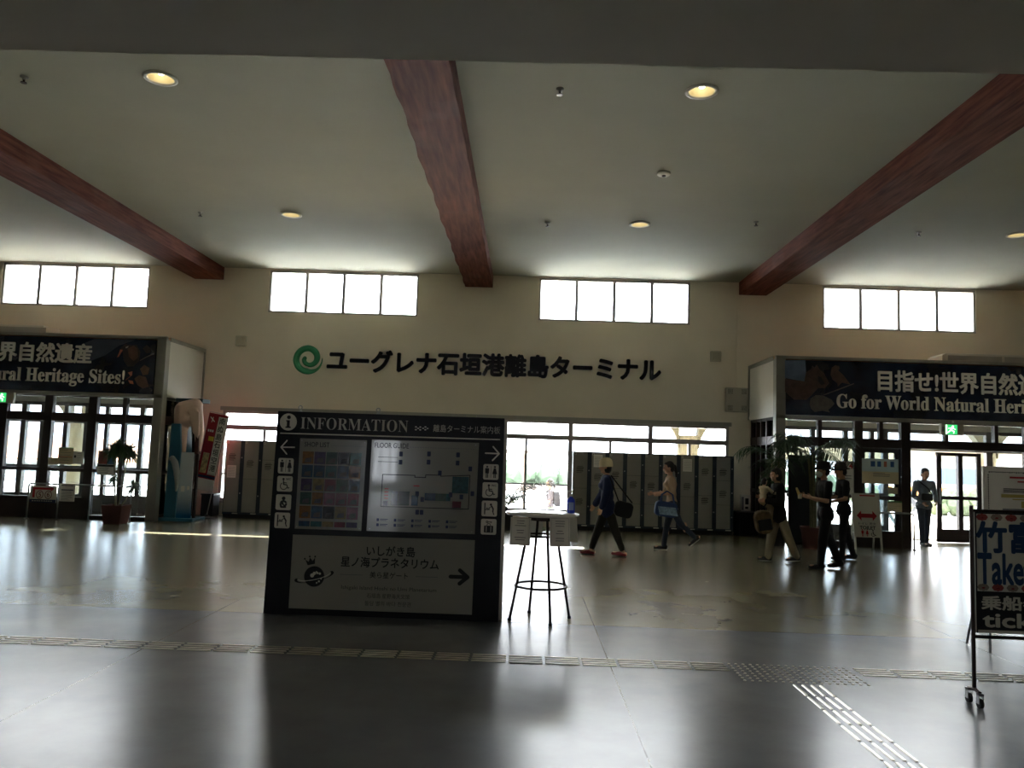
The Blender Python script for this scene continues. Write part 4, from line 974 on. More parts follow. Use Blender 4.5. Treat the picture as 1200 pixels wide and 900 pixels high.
# toilet A-board
root = thing('toilet_board', 'white A-frame toilet sign board with red double arrow by the right doors', 'A-board', (6.82, 15.95, 0)); b = BM()
tl = R(-8); mx = Matrix.Rotation(tl, 4, 'X')
def slab(bm, x0, x1, y0, y1, z0, z1): return box(bm, x0, x1, y0, y1, z0, z1, mx)
b = BM(); slab(b, -.255, .255, -.012, .008, .24, 1.08); pan = obj('front_panel', b, M_print, root)
b = BM()
for s in (-1, 1): slab(b, s*.255-.016, s*.255+.016, -.016, .012, .0, 1.1)
slab(b, -.255, .255, -.016, .012, 1.07, 1.1); obj('front_frame', b, mat('board_frame_white', S('cfcbc0'), .5), root)
b = BM(); m2 = Matrix.Translation((0, .31, 0)) @ Matrix.Rotation(R(8), 4, 'X')
for s in (-1, 1): box(b, s*.22-.014, s*.22+.014, -.012, .012, .0, 1.09, m2)
box(b, -.22, .22, -.01, .01, .3, .33, m2); obj('rear_frame', b, mat('board_frame_white', S('cfcbc0')), root)
def flat_obj(name, bm, m, par):
    for v in bm.verts: v.co = mx @ v.co
    return obj(name, bm, m, par)
y = -.0135; b = BM(); fpoly(b, [(-.2, .66), (-.11, .76), (-.11, .70), (.11, .70), (.11, .76), (.2, .66), (.11, .56), (.11, .62), (-.11, .62), (-.11, .56)], y); flat_obj('double_arrow', b, M_red, pan)
b = text_bm(BM(), 'トイレ 男女', 0, .505, width=.34, height=.05, y=y, bold=.01); flat_obj('lettering', b, M_gink, pan)
b = text_bm(BM(), 'TOILET', 0, .425, width=.31, height=.065, y=y, bold=.03); flat_obj('lettering', b, M_ink, pan)
b = BM(); figure(b, 'restroom', -.06, .325, .17, y); flat_obj('pictogram', b, M_red, pan); b = BM(); fdisc(b, .1, .375, .014, y=y, n=12); fbar(b, (.1, .35), (.105, .31), .018, y); fbar(b, (.105, .31), (.15, .275), .016, y); farc(b, .1, .295, .035, .01, 120, 330, y); flat_obj('pictogram', b, M_ink, pan)
b = BM(); slab(b, -.12, .18, -.014, -.012, 1.045, 1.075); obj('red_strip', b, M_red, pan)
# barriers
def barrier(name, label, x0, x1, Y, h, legs, loops=True):
    root = thing(name, label, 'railing', ((x0+x1)/2, Y, 0)); W = (x1-x0)/2; b = BM(); r = .05
    pts = [(-W, 0, 0.02)]+[(-W+r-r*math.cos(R(90*k/5)), 0, h-r+r*math.sin(R(90*k/5))) for k in range(6)]+[(W-r+r*math.sin(R(90*k/5)), 0, h-r+r*math.cos(R(90*k/5))) for k in range(6)]+[(W, 0, .02)]
    tube(b, pts, .017, 10); obj('rail', b, M_steel, root, smooth=True)
    for x in legs:
        b = BM(); tube(b, [(x-(x0+x1)/2, 0, .02), (x-(x0+x1)/2, 0, h)], .014, 10); obj('post', b, M_steel, root, smooth=True)
    for x in [x0, x1]+list(legs):
        b = BM(); lathe(b, [(.045, 0), (.045, .012), (.02, .022)], 16, c=(x-(x0+x1)/2, 0, 0)); obj('floor_flange', b, M_dsteel, root)
barrier('handrail', 'low steel railing with hung signs before the left doors', -10.12, -8.0, 16.2, .72, (-9.5, -8.85))
barrier('handrail', 'low steel railing beside the toilet board at the right doorway', 5.95, 7.78, 16.1, .72, (6.45,))
root = thing('lane_sign', 'white sign with a red bent arrow and circled numbers on the left railing', 'sign', (-9.79, 16.165, .53)); b = BM()
box(b, -.27, .27, -.008, .006, -.19, .15); pan = obj('panel', b, M_print, root); b = BM(); fpoly(b, [(-.22, -.09), (-.17, -.09), (-.17, .07), (.15, .07), (.15, .035), (.23, .095), (.15, .145), (.15, .115), (-.22, .115)], -.0095); obj('bent_arrow', b, M_red, pan)
text('lettering', '⑤⑥', mat('numeral_maroon', S('6b1a22'), .5), pan, .02, -.03, y=-.0095, width=.32, height=.165, bold=.012)
b = BM(); frect(b, -.27, .27, -.19, -.125, -.0095); obj('navy_strip', b, M_navy, pan); b = BM()
for k in range(9): frect(b, -.22+k*.048, -.19+k*.048, -.165, -.148, -.0105)
obj('strip_print', b, M_print, pan)
b = BM()
for s in (-1, 1): ring(b, (s*.2, .035, .175), .026, .004, 14, 6, 'y') if False else box(b, s*.2-.012, s*.2+.012, .002, .012, .14, .2)
obj('hook', b, M_steel, root)
def poster(label, x0, x1, z0, z1, Y, base, name='poster', blocks=(), lines=(), cat='poster', seed=1, thick=.006):
    root = thing(name, label, cat, ((x0+x1)/2, Y, (z0+z1)/2)); W, H = (x1-x0)/2, (z1-z0)/2
    b = BM(); box(b, -W, W, -thick/2, thick/2, -H, H); sh = obj('sheet', b, base, root)
    for nm, m, rects in blocks:
        b = BM()
        for u0, u1, v0, v1 in rects: frect(b, -W+2*W*u0, -W+2*W*u1, -H+2*H*v0, -H+2*H*v1, -thick/2-.0012)
        obj(nm, b, m, sh)
    if lines:
        random.seed(seed); b = BM(); n, u0, u1, v0, v1 = lines
        for k in range(n):
            z = -H+2*H*(v1-(v1-v0)*k/max(1, n-1)); frect(b, -W+2*W*u0, -W+2*W*random.uniform(u0+(u1-u0)*.6, u1), z-H*.02, z+H*.02, -thick/2-.002)
        obj('printed_lines', b, M_gink, sh)
    return sh
def pxr(a, c, Y): p, q = at(*a, Y), at(*c, Y); return min(p.x, q.x), max(p.x, q.x), min(p.z, q.z), max(p.z, q.z)
M_beige = mat('paper_beige', S('d4c7a2'), .7); M_pblue = mat('paper_blue', S('bcd2d6'), .7); M_pgreen = mat('print_green', S('4f7d50'), .6)
YL, YR = 16.525, 16.425
poster('beige notice with green top edge, largest of the three on the left door glass', *pxr((69, 524), (85, 544.5), YL), YL, M_beige, blocks=[('green_edge', M_pgreen, [(0, 1, .93, 1)]), ('rule', M_red, [(.05, .95, .42, .45)])], lines=(6, .1, .9, .1, .85))
poster('small pale notice left of the large beige notice on the left door', *pxr((57, 536), (68, 545), YL), YL, M_beige, blocks=[('green_edge', M_pgreen, [(0, 1, .88, 1)])], lines=(4, .1, .9, .15, .8), seed=2)
poster('small white notice right of the large beige notice on the left door', *pxr((86, 529), (97, 544), YL), YL, M_paper, blocks=[('dark_mark', M_ink, [(.12, .3, .5, .7)])], lines=(5, .4, .9, .15, .85), seed=3)
poster('colourful red and blue poster on the glass behind the left potted plant', *pxr((115.5, 528), (134.5, 557), YL), YL, M_paper, blocks=[('red_picture', mat('poster_red', S('a24a48'), .6, var=.4, scale=12), [(.05, .52, .45, .95)]), ('blue_picture', mat('poster_blue', S('3a5f88'), .6, var=.4, scale=12), [(.55, .95, .45, .85)]), ('black_band', M_ink, [(.02, .98, .34, .43)])], lines=(5, .08, .9, .06, .28), seed=4)
poster('white sheet of blue printed lines hung on the left railing', -9.46, -9.15, .38, .735, 16.172, M_paper, blocks=[('blue_bands', M_navy, [(.1, .9, .62, .68), (.1, .9, .88, .93)])], lines=(8, .12, .88, .08, .56), name='notice_sheet', cat='notice', seed=5)
sh = poster('large pale blue and beige guide poster with icons on the right entrance glass', *pxr((1010, 537), (1053, 567.5), YR), YR, M_pblue, blocks=[('beige_half', M_beige, [(0, 1, 0, .48)]), ('blue_icons', M_blue, [(.24, .36, .68, .9), (.42, .52, .68, .9), (.78, .88, .68, .9)]), ('orange_icon', mat('print_orange', S('c9803e'), .6), [(.6, .68, .68, .9), (.2, .42, .1, .2), (.5, .66, .1, .2)]), ('green_mark', M_pgreen, [(.82, .93, .08, .4)])], lines=(3, .3, .8, .3, .42))
sh = poster('white pier number poster with red 3・4 behind the people in dark hats', *pxr((980, 540), (1001, 579), 16.4932), 16.4932, M_paper, lines=(7, .15, .9, .06, .55), seed=6)
W_ = pxr((980, 540), (1001, 579), YR)
text('lettering', '3・4', M_red, sh, 0, (W_[3]-W_[2])*.36, y=-.0045, width=(W_[1]-W_[0])*.85, height=(W_[3]-W_[2])*.17, bold=.03)
poster('small beige notice under the large guide poster on the right glass', *pxr((1041, 571), (1052, 579), YR), YR, M_beige, lines=(4, .1, .9, .15, .85), seed=7)
poster('beige notice with a green heading at railing height on the right glass', *pxr((1040, 587), (1057, 600), YR), YR, M_beige, blocks=[('green_edge', M_pgreen, [(0, 1, .86, 1)])], lines=(4, .1, .9, .1, .75), seed=8)
# dark folding partition by the right porch post
root = thing('standing_screen', 'tall dark grey standing screen beside the right porch post', 'screen', (5.62, 16.28, 0)); b = BM(); box(b, -.25, .25, -.02, .02, .06, 1.80); obj('panel', b, mat('screen_dark', S('232a2b'), .55, var=.1), root, bevel=.006)
b = BM()
for s in (-1, 1): box(b, s*.25-.016, s*.25+.016, -.026, .026, .02, 1.815)
box(b, -.25, .25, -.024, .024, 1.79, 1.815); obj('edge_frame', b, M_dsteel, root)
for s in (-1, 1):
    b = BM(); box(b, s*.2-.02, s*.2+.02, -.2, .2, 0, .025); obj('foot', b, M_dsteel, root)

# ---- blue display stand with pale sculpture, flag, boxes
M_sblue = mat('stand_blue', S('1f5f78'), .4, var=.05); M_skin_pale = mat('sculpture_pale', S('d8b9a6'), .55, var=.08, scale=3)
DS = thing('display_stand', 'blue display stand topped by a pale ridged sculpture beside the left porch post', 'display stand', (-7.25, 17.0, 0))
b = BM(); box(b, -.42, .34, -.32, .36, 0, .07); obj('base', b, M_sblue, DS, bevel=.015)
b = BM(); prism(b, [(-.30, .07), (-.05, .07), (-.02, 1.5), (-.08, 2.05), (-.26, 2.05)], -.28, .30); obj('blue_column', b, M_sblue, DS, bevel=.01)
def face_mat():
    m = bpy.data.materials.new('stand_face'); m.use_nodes = True; N = m.node_tree.nodes; L = m.node_tree.links; bs = N['Principled BSDF']; bs.inputs['Roughness'].default_value = .12
    tc = N.new('ShaderNodeTexCoord'); sp_ = N.new('ShaderNodeSeparateXYZ'); L.new(tc.outputs['Object'], sp_.inputs[0]); r = N.new('ShaderNodeValToRGB'); e = r.color_ramp.elements; e[0].position = .1; e[0].color = S('1f5f8c'); e[1].position = .55; e[1].color = S('b9c6cc')
    mr = N.new('ShaderNodeMath'); mr.operation = 'MULTIPLY'; mr.inputs[1].default_value = .8; L.new(sp_.outputs[2], mr.inputs[0]); L.new(mr.outputs[0], r.inputs[0]); L.new(r.outputs[0], bs.inputs['Base Color']); return m
b = BM(); box(b, -.05, .24, -.24, -.18, .07, 1.45); obj('printed_front', b, face_mat(), DS); b = BM(); frect(b, .02, .1, .62, .74, -.243); frect(b, .15, .2, .66, .74, -.243); obj('front_labels', b, M_white, DS)
b = BM()
capsule(b, (-.14, -.05, 2.0), (-.1, -.1, 2.35), .16, .19); capsule(b, (-.1, -.1, 2.35), (.15, -.1, 2.45), .19, .16); capsule(b, (.15, -.1, 2.42), (.27, -.1, 1.9), .15, .11); capsule(b, (.27, -.1, 1.9), (.28, -.1, 1.5), .11, .05); capsule(b, (-.14, -.08, 2.05), (-.02, -.16, 1.48), .14, .06); capsule(b, (-.05, -.1, 2.1), (.2, -.1, 2.15), .13, .12)
for k in range(6): capsule(b, (.06+k*.045, -.24, 2.42-.015*k*k*.3), (.2+k*.022, -.23, 1.85-k*.02), .018, .012)
remesh('sculpture_body', b, M_skin_pale, DS, .018, 3)
b = BM(); pts = [(-.22, -.30, 1.30), (-.16, -.34, 1.32), (-.09, -.36, 1.22), (-.05, -.35, 1.05), (-.03, -.33, .82), (-.05, -.31, .64)]
for p, q, r0, r1 in zip(pts, pts[1:], (.04, .055, .07, .065, .05), (.055, .07, .065, .05, .025)): capsule(b, p, q, r0, r1)
remesh('flipper', b, mat('sculpture_grey', S('9aa0a2'), .5), DS, .014, 3)
b = BM(); box(b, .24, .31, -.2, -.04, 1.42, 2.05); obj('brown_edge', b, mat('stand_brown', S('4f2c22'), .5), DS); b = BM(); box(b, .25, .30, -.14, -.08, .07, 1.42); obj('rear_post', b, M_dsteel, DS)
b = BM(); box(b, -.28, .3, -.1, .3, 2.52, 2.6); box(b, -.3, -.2, .1, .3, 2.0, 2.55); obj('top_cover', b, mat('stand_teal', S('31484c'), .5), DS)

root = thing('banner_flag', 'leaning red and white banner flag with Japanese writing by the left lockers', 'flag', (-7.22, 17.62, 0))
lean = Matrix.Rotation(R(9), 4, 'Y')
b = BM(); tube(b, [lean @ Vector((.22, 0, .04)), lean @ Vector((.22, 0, 2.42))], .012, 8); tube(b, [lean @ Vector((.22, 0, 2.36)), lean @ Vector((-.22, 0, 2.36))], .008, 8); obj('pole', b, M_alu, root)
b = BM(); lathe(b, [(.17, 0), (.17, .03), (.06, .05), (.02, .09)], 24, c=(.23, 0, 0)); obj('flag_base', b, M_blackm, root, smooth=False)
def cloth(name, x0, x1, z0, z1, m, dy=0, par=None, nx=10, nz=24):
    b = BM(); g = [[None]*(nz+1) for _ in range(nx+1)]
    for i in range(nx+1):
        for j in range(nz+1):
            x = x0+(x1-x0)*i/nx; z = z0+(z1-z0)*j/nz
            g[i][j] = b.verts.new(lean @ Vector((x, .018*math.sin(7*x+2.2*z)+dy, z)))
    for i in range(nx):
        for j in range(nz): b.faces.new((g[i][j], g[i+1][j], g[i+1][j+1], g[i][j+1]))
    o = obj(name, b, m, par or root, smooth=True)
    sd = o.modifiers.new('solid', 'SOLIDIFY'); sd.thickness = .003; return o
cl = cloth('cloth', -.22, .22, .62, 2.34, mat('flag_red', S('8c1622'), .8))
cloth('white_strip', .02, .21, .98, 2.28, M_print, -.006, cl); cloth('white_foot', -.22, .22, .62, .88, M_print, -.006, cl); cloth('navy_strip', -.22, .22, .90, .955, M_navy, -.006, cl); cloth('sand_patch', -.16, -.02, 1.0, 1.45, mat('flag_sand', S('b8a070'), .7, var=.5, scale=14), -.006, cl); cloth('yellow_patch', -.12, .0, 1.72, 1.82, mat('flag_yellow', S('d2b23a'), .7), -.006, cl)
b = BM()
for k, ch in enumerate('南ぬ島石垣空港'): text_bm(b, ch, .115, 2.19-k*.175, width=.13, height=.145, y=0, bold=.012)
for v in b.verts: v.co = lean @ Vector((v.co.x, .018*math.sin(7*v.co.x+2.2*v.co.z)-.012, v.co.z))
obj('lettering', b, M_ink, cl)
b = BM(); fbar(b, (-.16, 2.24), (-.06, 2.16), .02); fbar(b, (-.1, 2.25), (-.12, 2.14), .014); 
for k in range(3): frect(b, -.17+k*.05, -.135+k*.05, 1.92, 1.97)
for k in range(6): frect(b, -.18, .12, .84-k*.03, .85-k*.03) if False else None
for v in b.verts: v.co = lean @ Vector((v.co.x, .018*math.sin(7*v.co.x+2.2*v.co.z)-.012, v.co.z))
obj('white_marks', b, M_print, cl)
root = thing('storage_box', 'black storage box on the floor behind the blue display stand', 'box', (-7.04, 18.0, 0)); b = BM(); box(b, -.17, .10, -.2, .2, .03, .5); obj('body', b, M_blackm, root, bevel=.01); b = BM(); box(b, -.18, .11, -.21, .21, .5, .53); obj('lid', b, M_black, root); b = BM(); box(b, -.15, .08, -.18, .18, 0, .03); obj('skid', b, M_dsteel, root)
root = thing('white_bin', 'white upright bin between the flag and the left lockers', 'bin', (-6.86, 17.35, 0)) if False else None

# ============================================================ PLANTS
M_leaf = mat('palm_leaf', S('2f4a2a'), .5, var=.35, scale=8); M_leaf2 = mat('dracaena_leaf', S('34502c'), .5, var=.35, scale=8); M_stem = mat('palm_stem', S('6e6a4a'), .7, var=.2); M_terra = mat('terracotta', S('58342c'), .7, var=.08); M_soil = mat('soil', S('2c221a'), .95)
def pot(root, r0, r1, h, m=None):
    b = BM(); lathe(b, [(r0*.95, 0), (r0, .01), (r1*.97, h-.05), (r1*1.05, h-.05), (r1*1.05, h), (r1*.93, h), (r1*.9, h-.05), (0.001, h-.05)], 32, cap=False); o = obj('pot', b, m or M_terra, root, smooth=False); b = BM(); lathe(b, [(r1*.9, h-.055), (.001, h-.045)], 24, cap=False); obj('soil', b, M_soil, root)
def leaflet(b, p, d, n, L_, wd, droop):
    d = d.normalized(); s = d.cross(n); s = s.normalized() if s.length > 1e-4 else Vector((1, 0, 0)); prev = None
    for k in range(4):
        t = k/3; c = p+d*L_*t+Vector((0, 0, -droop*L_*t*t)); w_ = wd*(.5, 1, .7, .06)[k]
        cur = (b.verts.new(c-s*w_), b.verts.new(c+s*w_))
        if prev: b.faces.new((prev[0], prev[1], cur[1], cur[0]))
        prev = cur
def frond(root, base, az, elev, L_, arc, nl=22, ll=.32, m=None):
    b = BM(); h = Vector((math.cos(az), math.sin(az), 0)); p = Vector(base); pts = []; e = elev; n = 16
    for k in range(n+1):
        pts.append(p.copy()); p = p+(h*math.cos(e)+Vector((0, 0, math.sin(e))))*L_/n; e -= arc/n*(.4+1.2*k/n)
    tube(b, pts, [.010*(1-.85*k/n)+.0015 for k in range(n+1)], 6)
    side = Vector((-h.y, h.x, 0))
    for k in range(nl):
        t = .22+.76*k/(nl-1); i = min(n-1, int(t*n)); c = pts[i].lerp(pts[i+1], t*n-i); d = (pts[i+1]-pts[i]).normalized(); up = side.cross(d)
        l = ll*(.55+.9*math.sin(PI*min(1, t*.95))**.8)*(.75 if t > .9 else 1)
        for s in (-1, 1): leaflet(b, c, d*.75+side*s*.9+up*.15+Vector((random.uniform(-.1, .1), random.uniform(-.1, .1), random.uniform(-.1, .1))), up, l*random.uniform(.85, 1.1), .011, random.uniform(.25, .6))
    bmesh.ops.recalc_face_normals(b, faces=b.faces[:]); obj('frond', b, m or M_leaf, root)
random.seed(11)
root = thing('potted_palm', 'tall potted palm in a terracotta pot behind the people in dark hats', 'potted palm', (5.68, 15.8, 0)); pot(root, .19, .24, .42)
for k in range(6):
    a = k*1.05; b = BM(); top = Vector((.10*math.cos(a), .10*math.sin(a), random.uniform(1.5, 1.85))); tube(b, [(.05*math.cos(a), .05*math.sin(a), .36), top*.6+Vector((0, 0, .2)), top], [.02, .017, .012], 8); obj('stem', b, M_stem, root)
    for j in range(2): frond(root, top, a+random.uniform(-.5, .5)+j*2.1, R(random.uniform(25, 78)), random.uniform(.85, 1.3), random.uniform(1.7, 2.9), nl=19, ll=.30)
random.seed(5)
root = thing('potted_palm', 'shaded potted palm with drooping fronds before the right porch post, behind the toddler', 'potted palm', (5.02, 16.05, 0)); pot(root, .17, .22, .40, mat('pot_dark', S('2a2826'), .6))
for k in range(5):
    a = k*1.26+.4; b = BM(); top = Vector((.08*math.cos(a), .08*math.sin(a), random.uniform(1.5, 1.8))); tube(b, [(.04*math.cos(a), .04*math.sin(a), .34), top*.6+Vector((0, 0, .2)), top], [.018, .015, .011], 8); obj('stem', b, M_stem, root)
    for j in range(2): frond(root, top, a+random.uniform(-.5, .5)+j*2.1, R(random.uniform(10, 70)), random.uniform(.6, .95), random.uniform(1.6, 2.9), nl=16, ll=.28)
random.seed(23)
root = thing('potted_palm', 'small potted palm by the middle window behind the high table', 'potted palm', (-.42, 17.5, 0)); pot(root, .17, .21, .38, mat('pot_dark', S('2a2826'), .6))
for k in range(13):
    frond(root, (random.uniform(-.05, .05), random.uniform(-.05, .05), .36), k*2.4, R(random.uniform(50, 84)), random.uniform(.9, 1.45), random.uniform(1.2, 2.0), nl=20, ll=.26)
random.seed(31)
root = thing('potted_plant', 'potted leafy plant with bare canes in a terracotta pot before the left doors', 'potted plant', (-8.12, 15.88, 0)); 
b = BM(); 
def sqpot(root, r0, r1, h):
    b = BM(); ra = [(-r0, -r0), (r0, -r0), (r0, r0), (-r0, r0)]; rb = [(-r1, -r1), (r1, -r1), (r1, r1), (-r1, r1)]
    lo = [b.verts.new((x, y, 0)) for x, y in ra]; hi = [b.verts.new((x, y, h)) for x, y in rb]; inn = [b.verts.new((x*.88, y*.88, h)) for x, y in rb]; inb = [b.verts.new((x*.86, y*.86, h-.05)) for x, y in rb]
    b.faces.new(lo[::-1])
    for A, B in ((lo, hi), (hi, inn), (inn, inb)):
        for k in range(4): b.faces.new((A[k], A[(k+1) % 4], B[(k+1) % 4], B[k]))
    obj('pot', b, M_terra, root); b = BM(); box(b, -r1*.85, r1*.85, -r1*.85, r1*.85, h-.07, h-.05); obj('soil', b, M_soil, root)
sqpot(root, .165, .205, .37)
for (tx_, ty_, tz_, n_, L_) in ((-.15, 0, 1.52, 170, .30), (.15, .04, 1.48, 170, .30), (.02, -.1, 1.6, 150, .28), (.30, .02, .80, 70, .22), (-.06, -.06, .95, 40, .2)):
    b = BM(); tube(b, [(tx_*.15, ty_*.3, .3), (tx_*.5, ty_*.6, tz_*.55), (tx_, ty_, tz_)], [.014, .012, .009], 8); obj('cane', b, M_stem, root)
    b = BM()
    for k in range(n_):
        a, e = random.uniform(0, 2*PI), R(random.uniform(-25, 80)); d = Vector((math.cos(a)*math.cos(e), math.sin(a)*math.cos(e), math.sin(e)))
        leaflet(b, Vector((tx_, ty_, tz_-random.uniform(0, .1))), d, Vector((0, 0, 1)) if abs(d.z) < .9 else Vector((1, 0, 0)), L_*random.uniform(.7, 1.2), .017, random.uniform(.3, .9))
    obj('leaf_tuft', b, M_leaf2, root)

# ============================================================ PEOPLE
M_skin = mat('skin', S('c09478'), .55, var=.05, scale=12); M_hair = mat('hair_black', S('15110f'), .5); M_eye = mat('eye_dark', S('17110e'), .25); M_lip = mat('lips', S('8e5148'), .5)
def person(label, loc, rz, H, lean, legs, arms, shirt, trousers, shoe, sleeve='long', hem=0, wide=1.0, crop=0.0, skirt=0, hair='short', hat=None, mask=False, tilt=0, shoe_col=None, female=True, sole=None, shirt_thick=.016, voxel=.008, collar=None):
    """figure facing local +x, left side +y; legs/arms: (left, right) joint angles in degrees"""
    k = H/1.68; root = thing('person', label, 'person', (loc[0], loc[1], loc[2] if len(loc) > 2 else 0), rz)
    V = Vector; sw = .165 if female else .19
    J = {}; hipz = .87*k
    feet = []
    for s, (a, kn, an) in zip((1, -1), legs):
        h = V((0, s*.085*k, -.02*k)); a, kn = R(a), R(kn)
        kp = h+V((math.sin(a), 0, -math.cos(a)))*.415*k; sh = a-kn; ap = kp+V((math.sin(sh), 0, -math.cos(sh)))*.40*k
        f = R(an); toe = ap+V((math.cos(f), 0, math.sin(f)))*.155*k+V((math.sin(f), 0, -math.cos(f)))*.055*k; heel = ap+V((-math.cos(f), 0, -math.sin(f)))*.05*k+V((math.sin(f), 0, -math.cos(f)))*.055*k
        feet.append((h, kp, ap, toe, heel, f))
    zmin = min(min(f[3].z, f[4].z) for f in feet)-.028*k
    P0 = V((0, 0, -zmin))                       # pelvis height so the lower foot stands on the floor
    feet = [tuple((q+P0) if isinstance(q, V) else q for q in f) for f in feet]
    L_ = R(lean); up = V((math.sin(L_), 0, math.cos(L_))); fw = V((math.cos(L_), 0, -math.sin(L_)))
    pel = P0; waist = pel+up*.17*k; chest = pel+up*.36*k; neck = pel+up*.52*k; 
    t2 = R(tilt); hu = (up*math.cos(t2)+fw*math.sin(t2)); hf = (fw*math.cos(t2)-up*math.sin(t2))
    head = neck+hu*.155*k+hf*.02*k
    rot = Matrix((hf, V((0, 1, 0)), hu)).transposed(); trot = Matrix((fw, V((0, 1, 0)), up)).transposed()
    def hp(x, y, z): return head+(hf*x+V((0, y, 0))+hu*z)*k
    def torso(b, g):
        ball(b, pel+up*.02*k, ((.096+g*.8)*k, (.146+g*.8)*k, (.12+g)*k), trot); ball(b, waist, ((.088+g)*k, (.125+g)*k, (.14+g)*k), trot); ball(b, chest, ((.105+g)*k, (.145+g)*k, (.17+g)*k), trot)
        for s in (1, -1): capsule(b, chest+up*.09*k, chest+up*.095*k+V((0, s*(sw-.035)*k, 0)), (.075+g)*k, (.05+g)*k)
        if female: 
            for s in (1, -1): ball(b, chest+fw*.075*k+V((0, s*.065*k, -.01*k)), (.05+g)*k)
    hands = []; A = []
    for s, (fl, ab, el, inw) in zip((1, -1), arms):
        sp = chest+up*.10*k+V((0, s*sw*k, 0)); fl, ab, el = R(fl), R(ab), R(el)
        u = V((math.sin(fl)*math.cos(ab), s*math.sin(ab), -math.cos(fl)*math.cos(ab))); ep = sp+u*.275*k
        d = V((math.sin(fl+el)*math.cos(ab), s*math.sin(ab)*.5-s*inw, -math.cos(fl+el)*math.cos(ab))).normalized(); wp = ep+d*.235*k; A.append((s, sp, ep, wp, d))
    b = BM(); torso(b, 0)
    for h, kp, ap, toe, heel, f in feet:
        capsule(b, h, kp, .078*k, .052*k); capsule(b, kp, ap, .05*k, .034*k); mid = kp.lerp(ap, .3); ball(b, mid+V((-.012*k, 0, 0)), (.05*k, .05*k, .1*k)); capsule(b, heel+V((0, 0, .02*k)), toe+V((0, 0, .012*k)), .032*k, .026*k)
    for s, sp, ep, wp, d in A:
        capsule(b, sp, ep, .046*k, .036*k); capsule(b, ep, wp, .036*k, .025*k)
        n = V((0, -s, 0)); n = (n-d*n.dot(d)).normalized(); w_ = n.cross(d); w_ = w_ if (w_.x+.5*w_.z) > 0 else -w_
        hk = k*.95
        for i, (o_, l) in enumerate(((.026, .07), (.009, .078), (-.009, .073), (-.025, .056))):
            q0 = wp+w_*o_*.5*hk; q1 = wp+d*.085*hk+w_*o_*hk; capsule(b, q0, q1, .014*hk, .0115*hk, 8)
            d1 = (d*math.cos(R(22))+n*math.sin(R(22))); d2 = (d*math.cos(R(60))+n*math.sin(R(60))); q2 = q1+d1*l*.52*hk; q3 = q2+d2*l*.48*hk
            capsule(b, q1, q2, .0095*hk, .0088*hk, 8); capsule(b, q2, q3, .0088*hk, .0075*hk, 8)
        t0 = wp+d*.025*hk+w_*.018*hk; t1 = t0+(d*.65+w_*.7+n*.35).normalized()*.045*hk; t3 = t1+(d*.95+w_*.15+n*.4).normalized()*.032*hk
        capsule(b, t0, t1, .013*hk, .0105*hk, 8); capsule(b, t1, t3, .0105*hk, .008*hk, 8); hands.append(wp+d*.1*hk+n*.02*hk)
    capsule(b, neck-up*.05*k, neck+hu*.08*k, .054*k, .048*k)
    ball(b, hp(-.005, 0, .02), (.096*k, .076*k, .105*k), rot, 3); ball(b, hp(.028, 0, -.045), (.06*k, .056*k, .07*k), rot, 3); ball(b, hp(.062, 0, -.088), (.022*k, .026*k, .02*k), rot)
    capsule(b, hp(.085, 0, .015), hp(.106, 0, -.022), .009*k, .013*k, 8); capsule(b, hp(.08, -.035, .032), hp(.08, .035, .032), .014*k, .014*k, 8)
    for s in (1, -1): ball(b, hp(-.005, s*.077, -.005), (.02*k, .011*k, .03*k), rot); ball(b, hp(.066, s*.032, -.03), (.024*k, .022*k, .022*k), rot)
    body = remesh('body', b, M_skin, root, voxel*.85, 2)
    for s in (1, -1):
        b = BM(); ball(b, hp(.083, s*.033, .010), (.008*k, .014*k, .008*k), rot); obj('eye', b, M_eye, root)
    if not mask: b = BM(); ball(b, hp(.086, 0, -.058), (.008*k, .024*k, .008*k), rot); obj('mouth', b, M_lip, root)
    else:
        b = BM(); ball(b, hp(.055, 0, -.045), (.062*k, .066*k, .058*k), rot, 3); mk = obj('face_mask', b, mat('mask_white', S('dcdcd8'), .7), root, smooth=True); b = BM()
        for s in (1, -1): tube(b, [hp(.05, s*.065, -.03), hp(0, s*.084, 0)], .002*k, 6)
        obj('ear_loop', b, M_print, mk)
    # top
    b = BM(); g = shirt_thick; torso(b, g)
    if hem:
        for s in (1, -1): capsule(b, pel+V((0, s*.05*k, .02*k)), pel+V((0, s*.075*k, -hem*k)), (.096+g)*k, (.098+g)*k)
    for s, sp, ep, wp, d in A:
        capsule(b, sp, ep if sleeve != 'short' else sp.lerp(ep, .72), (.05+g)*k, (.042+g)*k)
        if sleeve == 'long': capsule(b, ep, ep.lerp(wp, .9), (.042+g)*k, (.031+g)*k)
    if collar: ring(b, neck-up*.0*k, .06*k, .016*k, 20, 6)
    remesh('top', b, shirt, root, voxel*1.2, 4)
    # trousers
    b = BM(); ball(b, pel+up*.0*k, (.108*k, .158*k, .125*k), trot)
    for h, kp, ap, toe, heel, f in feet:
        e = kp.lerp(ap, 1-crop); capsule(b, h, kp, .094*k, .068*k*wide); capsule(b, kp, e, .068*k*wide, .050*k*wide)
    remesh('trousers', b, trousers, root, voxel*1.2, 3)
